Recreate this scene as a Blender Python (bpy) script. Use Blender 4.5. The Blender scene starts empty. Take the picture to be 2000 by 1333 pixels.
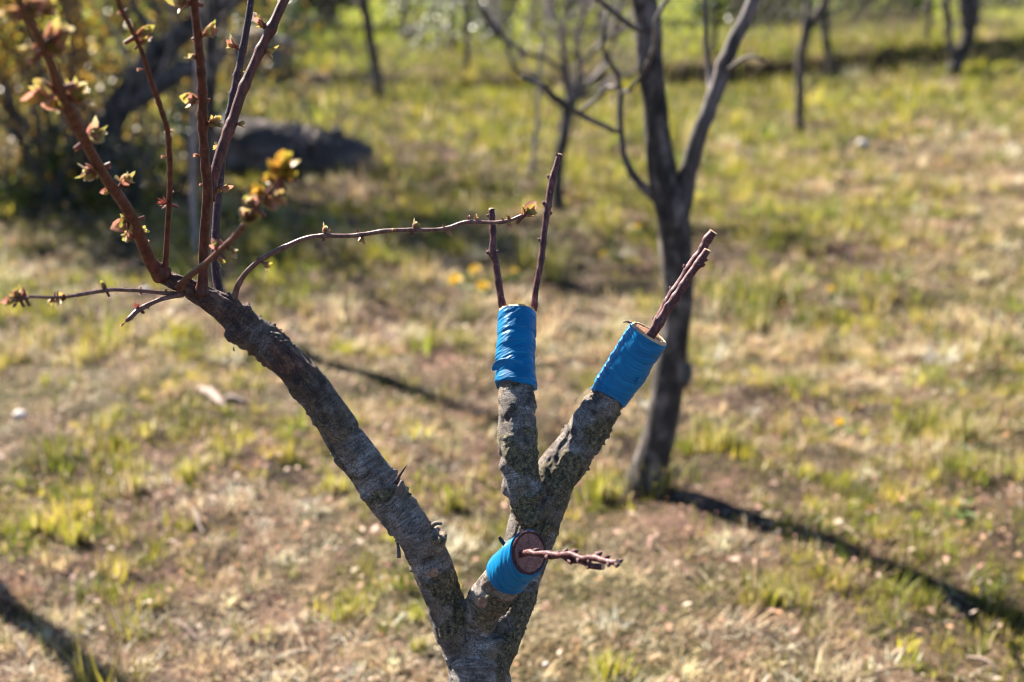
import bpy, math, random
import numpy as np
from mathutils import Vector, Matrix

R = math.radians
SC = bpy.context.scene
COL = SC.collection
random.seed(7)
RNG = np.random.default_rng(11)

# ------------------------------------------------------------------ camera
PITCH = R(17.0); CAMH = 1.60; FPX = 2000 * 50 / 36.0
cam_d = bpy.data.cameras.new("camera")
cam = bpy.data.objects.new("camera", cam_d); COL.objects.link(cam)
cam.location = (0, 0, CAMH); cam.rotation_euler = (math.pi / 2 - PITCH, 0, 0)
cam_d.lens = 50; cam_d.sensor_width = 36; cam_d.clip_start = 0.05; cam_d.clip_end = 2000
cam_d.dof.use_dof = True; cam_d.dof.focus_distance = 1.735; cam_d.dof.aperture_fstop = 3.3
SC.camera = cam

# ------------------------------------------------------------------ sky, sun, exposure
SUN_EL = R(39); SUN_AZ = R(-42)          # azimuth from +Y, negative towards -X (behind, left)
SDIR = Vector((math.sin(SUN_AZ) * math.cos(SUN_EL), math.cos(SUN_AZ) * math.cos(SUN_EL), math.sin(SUN_EL)))
W = bpy.data.worlds.new("World"); SC.world = W; W.use_nodes = True
nt = W.node_tree; nt.nodes.clear()
sky = nt.nodes.new("ShaderNodeTexSky"); sky.sky_type = 'NISHITA'; sky.sun_disc = False
sky.sun_elevation = SUN_EL; sky.sun_rotation = SUN_AZ % (2 * math.pi)
sky.altitude = 2200; sky.air_density = 0.8; sky.dust_density = 0.2; sky.ozone_density = 4.0
bg = nt.nodes.new("ShaderNodeBackground"); bg.inputs[1].default_value = 0.055
wo = nt.nodes.new("ShaderNodeOutputWorld")
nt.links.new(sky.outputs[0], bg.inputs[0]); nt.links.new(bg.outputs[0], wo.inputs[0])
sl = bpy.data.lights.new("sun", 'SUN'); sl.energy = 5.0; sl.angle = R(0.53); sl.color = (1.0, 0.93, 0.83)
sun = bpy.data.objects.new("sun", sl); COL.objects.link(sun)
sun.location = SDIR * 20
sun.rotation_euler = (-SDIR).to_track_quat('-Z', 'Y').to_euler()
SC.view_settings.view_transform = 'Standard'; SC.view_settings.look = 'None'
SC.view_settings.exposure = 2.15; SC.view_settings.gamma = 1.0
SC.render.engine = 'CYCLES'
SC.cycles.use_denoising = True; SC.cycles.filter_width = 1.0
SC.cycles.max_bounces = 6; SC.cycles.transparent_max_bounces = 6
SC.cycles.diffuse_bounces = 2; SC.cycles.glossy_bounces = 2; SC.cycles.transmission_bounces = 4
SC.cycles.caustics_reflective = False; SC.cycles.caustics_refractive = False

# ------------------------------------------------------------------ numeric noise
def _hash(ix, iy, iz):
    h = (ix.astype(np.int64) * 374761393 + iy.astype(np.int64) * 668265263 + iz.astype(np.int64) * 2147483647) & 0xFFFFFFFF
    h = ((h ^ (h >> 13)) * 1274126177) & 0xFFFFFFFF
    h = (h ^ (h >> 16)) & 0xFFFFFFFF
    h = (h * 2246822519) & 0xFFFFFFFF
    h = h ^ (h >> 15)
    return (h & 0xFFFFFF) / float(0xFFFFFF)

def noise3(p, seed=0):
    p = np.asarray(p, dtype=np.float64)
    i = np.floor(p).astype(np.int64); f = p - i
    f = f * f * (3 - 2 * f)
    i = i + seed * 131
    x, y, z = i[:, 0], i[:, 1], i[:, 2]
    u, v, w = f[:, 0], f[:, 1], f[:, 2]
    r = 0
    for dx in (0, 1):
        for dy in (0, 1):
            for dz in (0, 1):
                wt = (u if dx else 1 - u) * (v if dy else 1 - v) * (w if dz else 1 - w)
                r = r + wt * _hash(x + dx, y + dy, z + dz)
    return r

def fbm(p, oct=3, seed=0):
    a, s, t = 0.5, 0.0, 0.0
    q = np.asarray(p, dtype=np.float64).copy()
    for k in range(oct):
        s = s + a * noise3(q, seed + k * 7); t += a
        a *= 0.5; q = q * 2.03
    return s / t

def n2(x, y, sc, seed=0, oct=2):
    p = np.stack([np.asarray(x) * sc, np.asarray(y) * sc, np.zeros_like(np.asarray(x, dtype=float)) + 0.37], 1)
    return fbm(p, oct, seed)

def sstep(a, b, x):
    t = np.clip((x - a) / (b - a), 0, 1)
    return t * t * (3 - 2 * t)

# ------------------------------------------------------------------ ground height and pixel helpers (places in metres)
def bank_y(x):
    return 13.2 + 0.10 * x + 0.055 * np.clip(x, -6, 8) ** 2

def terr(x, y):
    x = np.atleast_1d(np.asarray(x, dtype=float)); y = np.atleast_1d(np.asarray(y, dtype=float))
    z = 0.06 * (n2(x, y, 0.9, 3) - 0.5) + 0.09 * (n2(x, y, 3.5, 5) - 0.5) + 0.06 * (n2(x, y, 10.0, 6) - 0.5)
    far = sstep(1.5, 6, y)
    z = z * (0.4 + 0.6 * far)
    d = y - bank_y(x)
    fade = 0.25 * sstep(-4.5, -1.5, x) + 0.75 * sstep(0.7, 2.0, x)
    z = z + 0.21 * (0.5 + n2(x, y, 1.1, 8)) * sstep(0, 0.13, d + 0.12 * (n2(x, y, 3.0, 9) - 0.5)) * (0.25 + 0.75 * fade)
    z = z + 0.004 * np.clip(d, 0, 30) - 0.05 * np.exp(-(d + 0.12) ** 2 / 0.03) * fade
    return z

CAMP = Vector((0, 0, CAMH)); FWD = Vector((0, math.cos(PITCH), -math.sin(PITCH)))
UPV = Vector((0, math.sin(PITCH), math.cos(PITCH))); RGT = Vector((1, 0, 0))

def ray(px, py):
    return FWD + RGT * ((px - 1000) / FPX) + UPV * ((666.5 - py) / FPX)

def P(px, py, d):
    return CAMP + ray(px, py) * d

def V(px, py, y):
    r = ray(px, py); return CAMP + r * (y / r.y)

def G(px, py):
    r = ray(px, py); t = CAMH / -r.z
    for _ in range(6):
        p = CAMP + r * t
        z = float(terr(p.x, p.y)[0]); t = (CAMH - z) / -r.z
    return CAMP + r * t

def depth_of(p):
    return (Vector(p) - CAMP).dot(FWD)

# ------------------------------------------------------------------ object helpers
def tag(o, label=None, cat=None, group=None, kind=None):
    if label: o["label"] = label
    if cat: o["category"] = cat
    if group: o["group"] = group
    if kind: o["kind"] = kind
    return o

def thing(name, loc, label, cat, group=None):
    e = bpy.data.objects.new(name, None); COL.objects.link(e)
    e.location = loc; e.empty_display_size = 0.05
    return tag(e, label, cat, group)

def base_of(parent):
    v = Vector((0, 0, 0))
    while parent is not None:
        v += parent.location; parent = parent.parent
    return v

def mk(name, verts, faces, mat, parent=None, smooth=True, attrs=None):
    """one mesh object from world-space vertices"""
    me = bpy.data.meshes.new(name)
    b = base_of(parent)
    vs = np.asarray(verts, dtype=np.float64) - np.array(b)
    if isinstance(faces, np.ndarray):
        k = faces.shape[1]; nf = faces.shape[0]
        me.vertices.add(len(vs)); me.vertices.foreach_set("co", vs.astype(np.float32).ravel())
        me.loops.add(nf * k); me.loops.foreach_set("vertex_index", faces.astype(np.int32).ravel())
        me.polygons.add(nf); me.polygons.foreach_set("loop_start", np.arange(0, nf * k, k, dtype=np.int32))
        me.update(calc_edges=True)
    else:
        me.from_pydata([tuple(v) for v in vs], [], faces); me.update()
    if smooth:
        me.polygons.foreach_set("use_smooth", np.ones(len(me.polygons), dtype=bool))
    if attrs:
        for an, (ty, data) in attrs.items():
            a = me.attributes.new(an, ty, 'POINT')
            key = {'FLOAT': 'value', 'FLOAT_VECTOR': 'vector', 'FLOAT_COLOR': 'color'}[ty]
            a.data.foreach_set(key, np.asarray(data, dtype=np.float32).ravel())
    if mat: me.materials.append(mat)
    o = bpy.data.objects.new(name, me); COL.objects.link(o)
    if parent: o.parent = parent
    return o

class Path:
    """smooth centre line: pts = list of (Vector, radius)"""
    def __init__(self, pts, step=0.006, wob=0.0, seed=1):
        ps = np.array([list(p) for p, r in pts]); rs = np.array([r for p, r in pts])
        P0 = np.vstack([2 * ps[0] - ps[1], ps, 2 * ps[-1] - ps[-2]])
        R0 = np.concatenate([[rs[0]], rs, [rs[-1]]])
        out, ro = [], []
        for i in range(1, len(P0) - 2):
            a, b, c, d = P0[i - 1], P0[i], P0[i + 1], P0[i + 2]
            n = max(2, int(np.linalg.norm(c - b) / step))
            t = np.linspace(0, 1, n, endpoint=False)[:, None]
            q = 0.5 * (2 * b + (c - a) * t + (2 * a - 5 * b + 4 * c - d) * t ** 2 + (3 * b - a - 3 * c + d) * t ** 3)
            out.append(q); tt = t[:, 0]; ro.append(R0[i] * (1 - tt) + R0[i + 1] * tt)
        out.append(P0[-2][None]); ro.append(R0[-2:-1])
        self.p = np.vstack(out); self.r = np.concatenate(ro)
        if wob > 0:
            k = np.arange(len(self.p)) * step
            for ax in range(3):
                self.p[:, ax] += wob * (noise3(np.stack([k * 30, k * 0 + ax * 9.1, k * 0 + seed], 1)) - 0.5)
        seg = np.linalg.norm(np.diff(self.p, axis=0), axis=1)
        self.s = np.concatenate([[0], np.cumsum(seg)]); self.L = self.s[-1]
        tg = np.gradient(self.p, axis=0); tg /= np.linalg.norm(tg, axis=1)[:, None] + 1e-12
        self.t = tg
        u = np.cross(tg[0], [0.3, -1.0, 0.2]); u /= np.linalg.norm(u)
        U = [u]
        for i in range(1, len(tg)):
            u = U[-1] - tg[i] * np.dot(U[-1], tg[i]); u /= np.linalg.norm(u) + 1e-12
            U.append(u)
        self.u = np.array(U); self.v = np.cross(self.t, self.u)

    def at(self, s):
        i = int(np.clip(np.searchsorted(self.s, s), 0, len(self.s) - 1))
        return Vector(self.p[i]), self.r[i], Vector(self.t[i])

    def nearest(self, q):
        d = np.linalg.norm(self.p - np.array(q), axis=1); i = int(np.argmin(d))
        return Vector(self.p[i]), self.r[i], Vector(self.t[i]), i

def tube_arrays(path, n=10, cap0=True, cap1=True, rmod=None, round_tip=False):
    m = len(path.p)
    th = np.linspace(0, 2 * np.pi, n, endpoint=False)
    c, s = np.cos(th), np.sin(th)
    rr = path.r[:, None] * np.ones((1, n))
    if rmod is not None: rr = rr * rmod(path, th)
    vv = path.p[:, None, :] + rr[:, :, None] * (c[None, :, None] * path.u[:, None, :] + s[None, :, None] * path.v[:, None, :])
    vs = vv.reshape(-1, 3)
    i = np.arange(m - 1)[:, None] * n; j = np.arange(n)[None, :]; j2 = (j + 1) % n
    q = np.stack([i + j, i + j2, i + n + j2, i + n + j], -1).reshape(-1, 4)
    tris = []
    if cap0:
        vs = np.vstack([vs, path.p[0]]); k = len(vs) - 1
        for a in range(n): tris.append((k, (a + 1) % n, a))
    if cap1:
        tip = path.p[-1] + (path.t[-1] * path.r[-1] * 0.9 if round_tip else 0)
        vs = np.vstack([vs, tip]); k = len(vs) - 1; o = (m - 1) * n
        for a in range(n): tris.append((k, o + a, o + (a + 1) % n))
    return vs, [tuple(f) for f in q.tolist()] + tris

def join(list_of):
    V_, F_ = [], []; off = 0
    for vs, fs in list_of:
        V_.append(np.asarray(vs)); F_ += [tuple(i + off for i in f) for f in fs]; off += len(vs)
    return np.vstack(V_), F_

# ------------------------------------------------------------------ materials
class M:
    def __init__(self, name):
        self.m = bpy.data.materials.new(name); self.m.use_nodes = True
        self.t = self.m.node_tree; self.t.nodes.clear()
        self.out = self.n("OutputMaterial")
    def n(self, kind, **kw):
        nd = self.t.nodes.new("ShaderNode" + kind)
        for k, v in kw.items(): setattr(nd, k, v)
        return nd
    def l(self, a, b): self.t.links.new(a, b)
    def attr(self, name): return self.n("Attribute", attribute_name=name)
    def obj(self): return self.n("TexCoord").outputs['Object']
    def mapping(self, vec, scale):
        mp = self.n("Mapping"); self.l(vec, mp.inputs[0]); mp.inputs['Scale'].default_value = scale
        return mp.outputs[0]
    def noise(self, vec, scale, detail=4, rough=0.6, dist=0.0):
        nd = self.n("TexNoise"); nd.inputs['Scale'].default_value = scale
        nd.inputs['Detail'].default_value = detail; nd.inputs['Roughness'].default_value = rough
        nd.inputs['Distortion'].default_value = dist
        if vec is not None: self.l(vec, nd.inputs['Vector'])
        return nd.outputs[0]
    def ramp(self, fac, stops):
        r = self.n("ValToRGB"); e = r.color_ramp.elements
        while len(e) < len(stops): e.new(0.5)
        for k, (p, c) in enumerate(stops):
            e[k].position = p; e[k].color = (*c, 1) if len(c) == 3 else c
        self.l(fac, r.inputs[0]); return r.outputs[0]
    def mix(self, fac, a, b, mode='MIX'):
        mx = self.n("Mix", data_type='RGBA', blend_type=mode)
        for sock, val in ((mx.inputs[0], fac), (mx.inputs[6], a), (mx.inputs[7], b)):
            if isinstance(val, (int, float)): sock.default_value = val
            elif isinstance(val, tuple): sock.default_value = (*val, 1)
            else: self.l(val, sock)
        return mx.outputs[2]
    def math(self, op, a, b=None):
        md = self.n("Math", operation=op)
        for k, val in enumerate((a, b)):
            if val is None: continue
            if isinstance(val, (int, float)): md.inputs[k].default_value = val
            else: self.l(val, md.inputs[k])
        return md.outputs[0]
    def bump(self, h, strength=0.5, dist=0.002, normal=None):
        b = self.n("Bump"); b.inputs['Strength'].default_value = strength; b.inputs['Distance'].default_value = dist
        self.l(h, b.inputs['Height'])
        if normal is not None: self.l(normal, b.inputs['Normal'])
        return b.outputs[0]
    def principled(self, col, rough=0.7, normal=None, spec=0.5, **kw):
        b = self.n("BsdfPrincipled")
        if isinstance(col, tuple): b.inputs['Base Color'].default_value = (*col, 1)
        else: self.l(col, b.inputs['Base Color'])
        if isinstance(rough, (int, float)): b.inputs['Roughness'].default_value = rough
        else: self.l(rough, b.inputs['Roughness'])
        b.inputs['Specular IOR Level'].default_value = spec
        for k, v in kw.items(): b.inputs[k].default_value = v
        if normal is not None: self.l(normal, b.inputs['Normal'])
        return b.outputs[0]
    def done(self, shader):
        self.l(shader, self.out.inputs[0]); return self.m

def mat_leafy(name, trans=0.5, rough=0.55, spec=0.3):
    """thin leaf or blade coloured by its own 'col' attribute; lets some light through"""
    m = M(name); c = m.attr("col").outputs['Color']
    d = m.principled(c, rough, spec=spec)
    tr = m.n("BsdfTranslucent"); m.l(c, tr.inputs[0])
    mx = m.n("MixShader"); mx.inputs[0].default_value = trans
    m.l(d, mx.inputs[1]); m.l(tr.outputs[0], mx.inputs[2])
    return m.done(mx.outputs[0])

def mat_bark_main():
    m = M("fruit_tree_bark")
    uv = m.attr("bark").outputs['Vector']; crust = m.attr("crust").outputs['Fac']; red = m.attr("red").outputs['Fac']
    a = m.noise(m.mapping(uv, (1, 1, 1.6)), 34, 5, 0.62, 0.4)
    col = m.ramp(a, [(0.30, (0.090, 0.069, 0.054)), (0.42, (0.23, 0.185, 0.150)), (0.54, (0.38, 0.325, 0.28)), (0.68, (0.58, 0.52, 0.47))])
    bands = m.noise(m.mapping(uv, (55, 55, 420)), 1.0, 3, 0.6, 0.6)
    col = m.mix(m.ramp(bands, [(0.40, (0.55, 0.55, 0.55)), (0.55, (0, 0, 0))]), col, (0.05, 0.042, 0.036))
    pale = m.noise(m.mapping(uv, (22, 22, 45)), 1.0, 3, 0.5, 0.5)
    col = m.mix(m.ramp(pale, [(0.61, (0, 0, 0)), (0.69, (0.65, 0.65, 0.65))]), col, (0.36, 0.325, 0.295))
    patch = m.noise(m.mapping(uv, (1, 1, 0.7)), 11, 3, 0.5, 0.6)
    col = m.mix(m.ramp(patch, [(0.42, (0.75, 0.75, 0.75)), (0.54, (0, 0, 0))]), col, m.mix(1.0, col, (0.42, 0.36, 0.30), 'MULTIPLY'))
    warm = m.noise(m.mapping(uv, (1, 1, 1)), 19, 4, 0.6, 0.4)
    col = m.mix(m.ramp(warm, [(0.53, (0, 0, 0)), (0.64, (0.55, 0.55, 0.55))]), col, (0.34, 0.235, 0.135))
    cn = m.noise(uv, 210, 4, 0.7)
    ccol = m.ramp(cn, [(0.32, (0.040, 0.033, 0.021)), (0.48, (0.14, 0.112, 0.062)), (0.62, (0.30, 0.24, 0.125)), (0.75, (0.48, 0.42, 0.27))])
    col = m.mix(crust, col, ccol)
    rc = m.ramp(m.noise(m.mapping(uv, (1, 1, 0.5)), 120, 4, 0.65), [(0.35, (0.03, 0.018, 0.016)), (0.52, (0.12, 0.055, 0.038)), (0.70, (0.33, 0.17, 0.11))])
    col = m.mix(red, col, rc)
    fine = m.noise(m.mapping(uv, (1, 1, 2.2)), 420, 4, 0.7)
    col = m.mix(0.68, col, m.mix(1.0, col, m.ramp(fine, [(0.32, (0.22, 0.21, 0.20)), (0.5, (0.95, 0.95, 0.95)), (0.68, (1.9, 1.85, 1.8))]), 'MULTIPLY'))
    spk = m.noise(m.mapping(uv, (1, 1, 1.8)), 760, 2, 0.5)
    col = m.mix(m.ramp(spk, [(0.64, (0, 0, 0)), (0.70, (0.7, 0.7, 0.7))]), col, (0.020, 0.016, 0.013))
    gap = m.noise(m.mapping(uv, (60, 60, 34)), 1.0, 5, 0.7, 1.6)
    col = m.mix(m.ramp(m.math('ABSOLUTE', m.math('SUBTRACT', gap, 0.5)), [(0.0, (0.85, 0.85, 0.85)), (0.022, (0, 0, 0))]), col, (0.018, 0.014, 0.011))
    h = m.math('ADD', m.math('MULTIPLY', fine, 0.8), m.math('MULTIPLY', bands, 0.6))
    nrm = m.bump(m.math('SUBTRACT', h, m.math('MULTIPLY', spk, 0.5)), 1.0, 0.0036)
    return m.done(m.principled(col, 0.72, nrm, 0.35))

def mat_shoot(name, c0, c1, c2, speck=0.5, rough=0.55):
    m = M(name); o = m.obj()
    a = m.noise(m.mapping(o, (1, 1, 0.35)), 150, 4, 0.6)
    col = m.ramp(a, [(0.3, c0), (0.52, c1), (0.75, c2)])
    sp = m.noise(o, 520, 2, 0.5)
    col = m.mix(m.ramp(sp, [(0.66, (0, 0, 0)), (0.71, (speck, speck, speck))]), col, (0.42, 0.30, 0.25))
    nrm = m.bump(m.math('ADD', m.noise(o, 600, 3, 0.6), a), 0.4, 0.001)
    return m.done(m.principled(col, rough, nrm, 0.35))

def mat_tape():
    m = M("blue_plastic_tape"); uv = m.attr("wrap").outputs['Vector']
    a = m.noise(m.mapping(uv, (20, 20, 90)), 1.0, 4, 0.6, 0.3)
    col = m.ramp(a, [(0.3, (0.0003, 0.120, 0.28)), (0.55, (0.0004, 0.175, 0.37)), (0.75, (0.0008, 0.24, 0.47))])
    w1 = m.noise(m.mapping(uv, (26, 26, 620)), 1.0, 3, 0.55, 1.2)
    w2 = m.noise(m.mapping(uv, (70, 70, 300)), 1.0, 3, 0.6, 0.5)
    nrm = m.bump(m.math('ADD', w1, m.math('MULTIPLY', w2, 0.5)), 0.40, 0.0012)
    dirt = m.noise(m.mapping(uv, (130, 130, 170)), 1.0, 4, 0.7)
    col = m.mix(m.ramp(dirt, [(0.62, (0, 0, 0)), (0.76, (0.35, 0.35, 0.35))]), col, (0.08, 0.13, 0.17))
    b = m.principled(col, 0.38, nrm, 0.30)
    tr = m.n("BsdfTranslucent"); m.l(col, tr.inputs[0]); m.l(nrm, tr.inputs[1])
    mx = m.n("MixShader"); mx.inputs[0].default_value = 0.12
    m.l(b, mx.inputs[1]); m.l(tr.outputs[0], mx.inputs[2])
    return m.done(mx.outputs[0])

def mat_simple(name, stops, scale, stretch=(1, 1, 1), rough=0.8, bump=0.5, bdist=0.004, detail=5):
    m = M(name); o = m.mapping(m.obj(), stretch)
    a = m.noise(o, scale, detail, 0.62, 0.3)
    nrm = m.bump(m.noise(o, scale * 2.2, 4, 0.65), bump, bdist)
    return m.done(m.principled(m.ramp(a, stops), rough, nrm, 0.3))

def mat_ground():
    m = M("ground_soil_thatch"); o = m.obj()
    big = m.noise(o, 0.55, 4, 0.55); mid = m.noise(o, 5.5, 6, 0.68); fin = m.noise(o, 42, 5, 0.7)
    col = m.ramp(mid, [(0.36, (0.024, 0.016, 0.013)), (0.49, (0.066, 0.039, 0.030)), (0.60, (0.150, 0.088, 0.066)), (0.74, (0.25, 0.160, 0.110))])
    col = m.mix(m.ramp(big, [(0.42, (0, 0, 0)), (0.60, (0.7, 0.7, 0.7))]), col, m.ramp(fin, [(0.3, (0.03, 0.032, 0.01)), (0.7, (0.13, 0.12, 0.04))]))
    col = m.mix(0.7, col, m.mix(1.0, col, m.ramp(fin, [(0.3, (0.45, 0.42, 0.40)), (0.7, (1.45, 1.4, 1.35))]), 'MULTIPLY'))
    # the meadow past the fence is plain green turf
    sx = m.n("SeparateXYZ"); m.l(o, sx.inputs[0])
    far = m.n("MapRange"); far.inputs[1].default_value = 14.5; far.inputs[2].default_value = 18.0
    m.l(sx.outputs[1], far.inputs[0])
    col = m.mix(m.math('MULTIPLY', far.outputs[0], 0.85), col, m.ramp(mid, [(0.3, (0.10, 0.15, 0.02)), (0.7, (0.26, 0.28, 0.035))]))
    nrm = m.bump(m.math('ADD', fin, m.math('MULTIPLY', mid, 1.5)), 0.8, 0.03)
    return m.done(m.principled(col, 0.9, nrm, 0.15))

def mat_cut(name, dark, mid, pale):
    m = M(name); rad = m.attr("rad").outputs['Vector']; o = m.obj()
    sx = m.n("SeparateXYZ"); m.l(rad, sx.inputs[0])
    wob = m.noise(o, 120, 3, 0.6)
    ring = m.math('SINE', m.math('ADD', m.math('MULTIPLY', sx.outputs[0], 46.0), m.math('MULTIPLY', wob, 9.0)))
    fib = m.noise(o, 420, 3, 0.7)
    v = m.math('ADD', m.math('MULTIPLY', ring, 0.035), m.math('ADD', m.math('MULTIPLY', fib, 0.45), m.math('MULTIPLY', wob, 0.55)))
    col = m.ramp(v, [(0.30, dark), (0.5, mid), (0.72, pale)])
    crack = m.math('SINE', m.math('ADD', m.math('MULTIPLY', sx.outputs[1], 7.0), m.math('MULTIPLY', fib, 2.2)))
    col = m.mix(m.ramp(crack, [(0.96, (0, 0, 0)), (0.995, (0.6, 0.6, 0.6))]), col, tuple(c * 0.4 for c in dark))
    nrm = m.bump(m.math('ADD', fib, m.math('MULTIPLY', ring, 0.25)), 0.6, 0.0012)
    return m.done(m.principled(col, 0.75, nrm, 0.25))

MAT = {}
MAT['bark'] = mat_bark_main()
MAT['shoot'] = mat_shoot("young_shoot_bark", (0.034, 0.011, 0.008), (0.098, 0.029, 0.018), (0.18, 0.066, 0.042), 0.3)
MAT['shoot_dark'] = mat_shoot("speckled_purple_shoot_bark", (0.022, 0.009, 0.010), (0.048, 0.019, 0.020), (0.10, 0.045, 0.038), 0.9, 0.5)
MAT['shoot_pale'] = mat_shoot("glossy_pinkish_twig_bark", (0.06, 0.026, 0.020), (0.15, 0.072, 0.052), (0.27, 0.155, 0.12), 0.3, 0.35)
MAT['scion'] = mat_shoot("dark_red_scion_bark", (0.030, 0.009, 0.010), (0.095, 0.027, 0.025), (0.25, 0.115, 0.098), 0.8, 0.55)
MAT['tape'] = mat_tape()
MAT['leaf'] = mat_leafy("young_leaf", 0.42, 0.45)
MAT['grass'] = mat_leafy("grass_blade", 0.45, 0.6)
MAT['straw'] = mat_leafy("dry_straw", 0.30, 0.65)
MAT['litter'] = mat_leafy("dry_leaf", 0.22, 0.7)
MAT['foliage'] = mat_leafy("shrub_leaf", 0.38, 0.32, 0.6)
MAT['petal'] = mat_leafy("flower_petal", 0.35, 0.5)
MAT['cut_warm'] = mat_cut("fresh_cut_wood", (0.17, 0.075, 0.042), (0.36, 0.185, 0.10), (0.58, 0.37, 0.22))
MAT['cut_brown'] = mat_cut("aged_cut_wood", (0.16, 0.066, 0.052), (0.28, 0.130, 0.102), (0.42, 0.23, 0.18))
MAT['cut_pale'] = mat_simple("pale_twig_pith", [(0.3, (0.45, 0.27, 0.13)), (0.6, (0.68, 0.47, 0.27))], 300, (1, 1, 1), 0.7, 0.2, 0.0005)
MAT['rim'] = mat_simple("dark_bark_rim", [(0.3, (0.035, 0.012, 0.014)), (0.7, (0.11, 0.045, 0.04))], 250)
MAT['bg_bark'] = mat_simple("dark_orchard_bark", [(0.34, (0.016, 0.014, 0.013)), (0.5, (0.052, 0.043, 0.037)), (0.66, (0.19, 0.155, 0.135))], 24, (1, 1, 0.5), 0.85, 0.8, 0.01)
MAT['bg_mid'] = mat_simple("grey_brown_branch_bark", [(0.3, (0.030, 0.025, 0.023)), (0.5, (0.085, 0.070, 0.064)), (0.72, (0.24, 0.20, 0.19))], 18, (1, 1, 0.5), 0.7, 0.7, 0.008)
MAT['bg_pale'] = mat_simple("grey_twig_bark", [(0.3, (0.16, 0.125, 0.12)), (0.55, (0.32, 0.26, 0.25)), (0.75, (0.48, 0.40, 0.39))], 22, (1, 1, 0.5), 0.6, 0.5, 0.006)
MAT['log'] = mat_simple("weathered_log_bark", [(0.3, (0.024, 0.022, 0.021)), (0.5, (0.075, 0.063, 0.057)), (0.70, (0.24, 0.18, 0.15))], 7, (0.5, 1, 1), 0.85, 0.9, 0.03)
MAT['stone'] = mat_simple("pale_stone", [(0.3, (0.42, 0.36, 0.31)), (0.7, (0.72, 0.66, 0.60))], 30, rough=0.75)
MAT['rock'] = mat_simple("grey_rock", [(0.3, (0.05, 0.052, 0.055)), (0.5, (0.13, 0.12, 0.12)), (0.72, (0.26, 0.22, 0.21))], 6, rough=0.85, bdist=0.03)
MAT['palewood'] = mat_simple("bleached_wood", [(0.3, (0.15, 0.10, 0.075)), (0.7, (0.34, 0.25, 0.20))], 40, (1, 0.2, 1), 0.7)
MAT['wire'] = mat_simple("galvanised_wire", [(0.3, (0.13, 0.10, 0.08)), (0.7, (0.26, 0.21, 0.17))], 20, rough=0.5)
MAT['ground'] = mat_ground()

# ------------------------------------------------------------------ the ground
def axis(vals):
    out = []
    for a, b, st in vals: out.append(np.arange(a, b - 1e-6, st))
    return np.concatenate(out + [[vals[-1][1]]])
gx = axis([(-400, -60, 40), (-60, -12, 4), (-12, -6, 0.5), (-6, -3, 0.1), (-3, 3, 0.035), (3, 8, 0.1), (8, 14, 0.5), (14, 60, 4), (60, 400, 40)])
gy = axis([(-300, -20, 40), (-20, -2, 2), (-2, 1, 0.3), (1, 2, 0.1), (2, 7, 0.035), (7, 12, 0.06), (12, 17, 0.05), (17, 32, 0.4), (32, 60, 4), (60, 700, 40)])
GX, GY = np.meshgrid(gx, gy)
gz = terr(GX.ravel(), GY.ravel())
nx, ny = len(gx), len(gy)
ii = (np.arange(ny - 1)[:, None] * nx + np.arange(nx - 1)[None, :]).ravel()
gf = np.stack([ii, ii + 1, ii + nx + 1, ii + nx], 1)
ground = mk("ground", np.stack([GX.ravel(), GY.ravel(), gz], 1), gf, MAT['ground'])
tag(ground, kind="structure")

# ------------------------------------------------------------------ grass, straw and leaf litter (uncountable)
def wedge(n, y0, y1, marg=0.9, power=1.0):
    y = y0 + (y1 - y0) * RNG.random(n * 2) ** power
    hw = 0.385 * y + marg
    keep = RNG.random(n * 2) < hw / (0.385 * y1 + marg)
    y = y[keep][:n]; hw = hw[keep][:n]
    x = (RNG.random(len(y)) * 2 - 1) * hw
    return x, y

def blade_mesh(x, y, length, width, lean, head, col, zoff=0.0, curl=1.0):
    n = len(x); z = terr(x, y) - 0.004 + zoff
    b = np.stack([x, y, z], 1)
    dv = np.stack([np.cos(head), np.sin(head), np.zeros(n)], 1)
    sv = np.stack([-np.sin(head + 0.9 * (RNG.random(n) - .5)), np.cos(head), np.zeros(n)], 1)
    l1 = lean * (1 - 0.35 * curl); l2 = np.minimum(lean * (1 + 0.35 * curl), 1.62)
    up = np.array([0, 0, 1.0])
    mid = b + dv * (length * 0.5 * np.sin(l1))[:, None] + up * (length * 0.5 * np.cos(l1))[:, None]
    tip = mid + dv * (length * 0.5 * np.sin(l2))[:, None] + up * (length * 0.5 * np.cos(l2))[:, None]
    w = width[:, None] * 0.5
    vs = np.stack([b - sv * w, b + sv * w, mid + sv * w * 0.85, mid - sv * w * 0.85, tip], 1).reshape(-1, 3)
    k = np.arange(n)[:, None] * 5
    f = np.concatenate([k + np.array([[0, 1, 2]]), k + np.array([[0, 2, 3]]), k + np.array([[3, 2, 4]])], 1).reshape(-1, 3)
    c4 = np.concatenate([col, np.ones((n, 1))], 1)
    c = np.repeat(c4[:, None, :], 5, 1)
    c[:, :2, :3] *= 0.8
    return vs, f, c.reshape(-1, 4)

def pick(cols, n):
    cols = np.array(cols); k = RNG.integers(0, len(cols), n)
    f = RNG.random((n, 1))
    k2 = RNG.integers(0, len(cols), n)
    return (cols[k] * f + cols[k2] * (1 - f)) * (0.75 + 0.5 * RNG.random((n, 1)))

STRAW = [(0.54, 0.42, 0.22), (0.64, 0.53, 0.31), (0.44, 0.30, 0.16), (0.32, 0.19, 0.12), (0.70, 0.61, 0.42), (0.50, 0.34, 0.19), (0.58, 0.42, 0.22)]
GREEN = [(0.18, 0.19, 0.022), (0.26, 0.24, 0.032), (0.12, 0.150, 0.024), (0.36, 0.30, 0.050), (0.085, 0.11, 0.022)]
FRESH = [(0.28, 0.29, 0.024), (0.40, 0.36, 0.032), (0.22, 0.26, 0.026), (0.46, 0.38, 0.05)]

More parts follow.
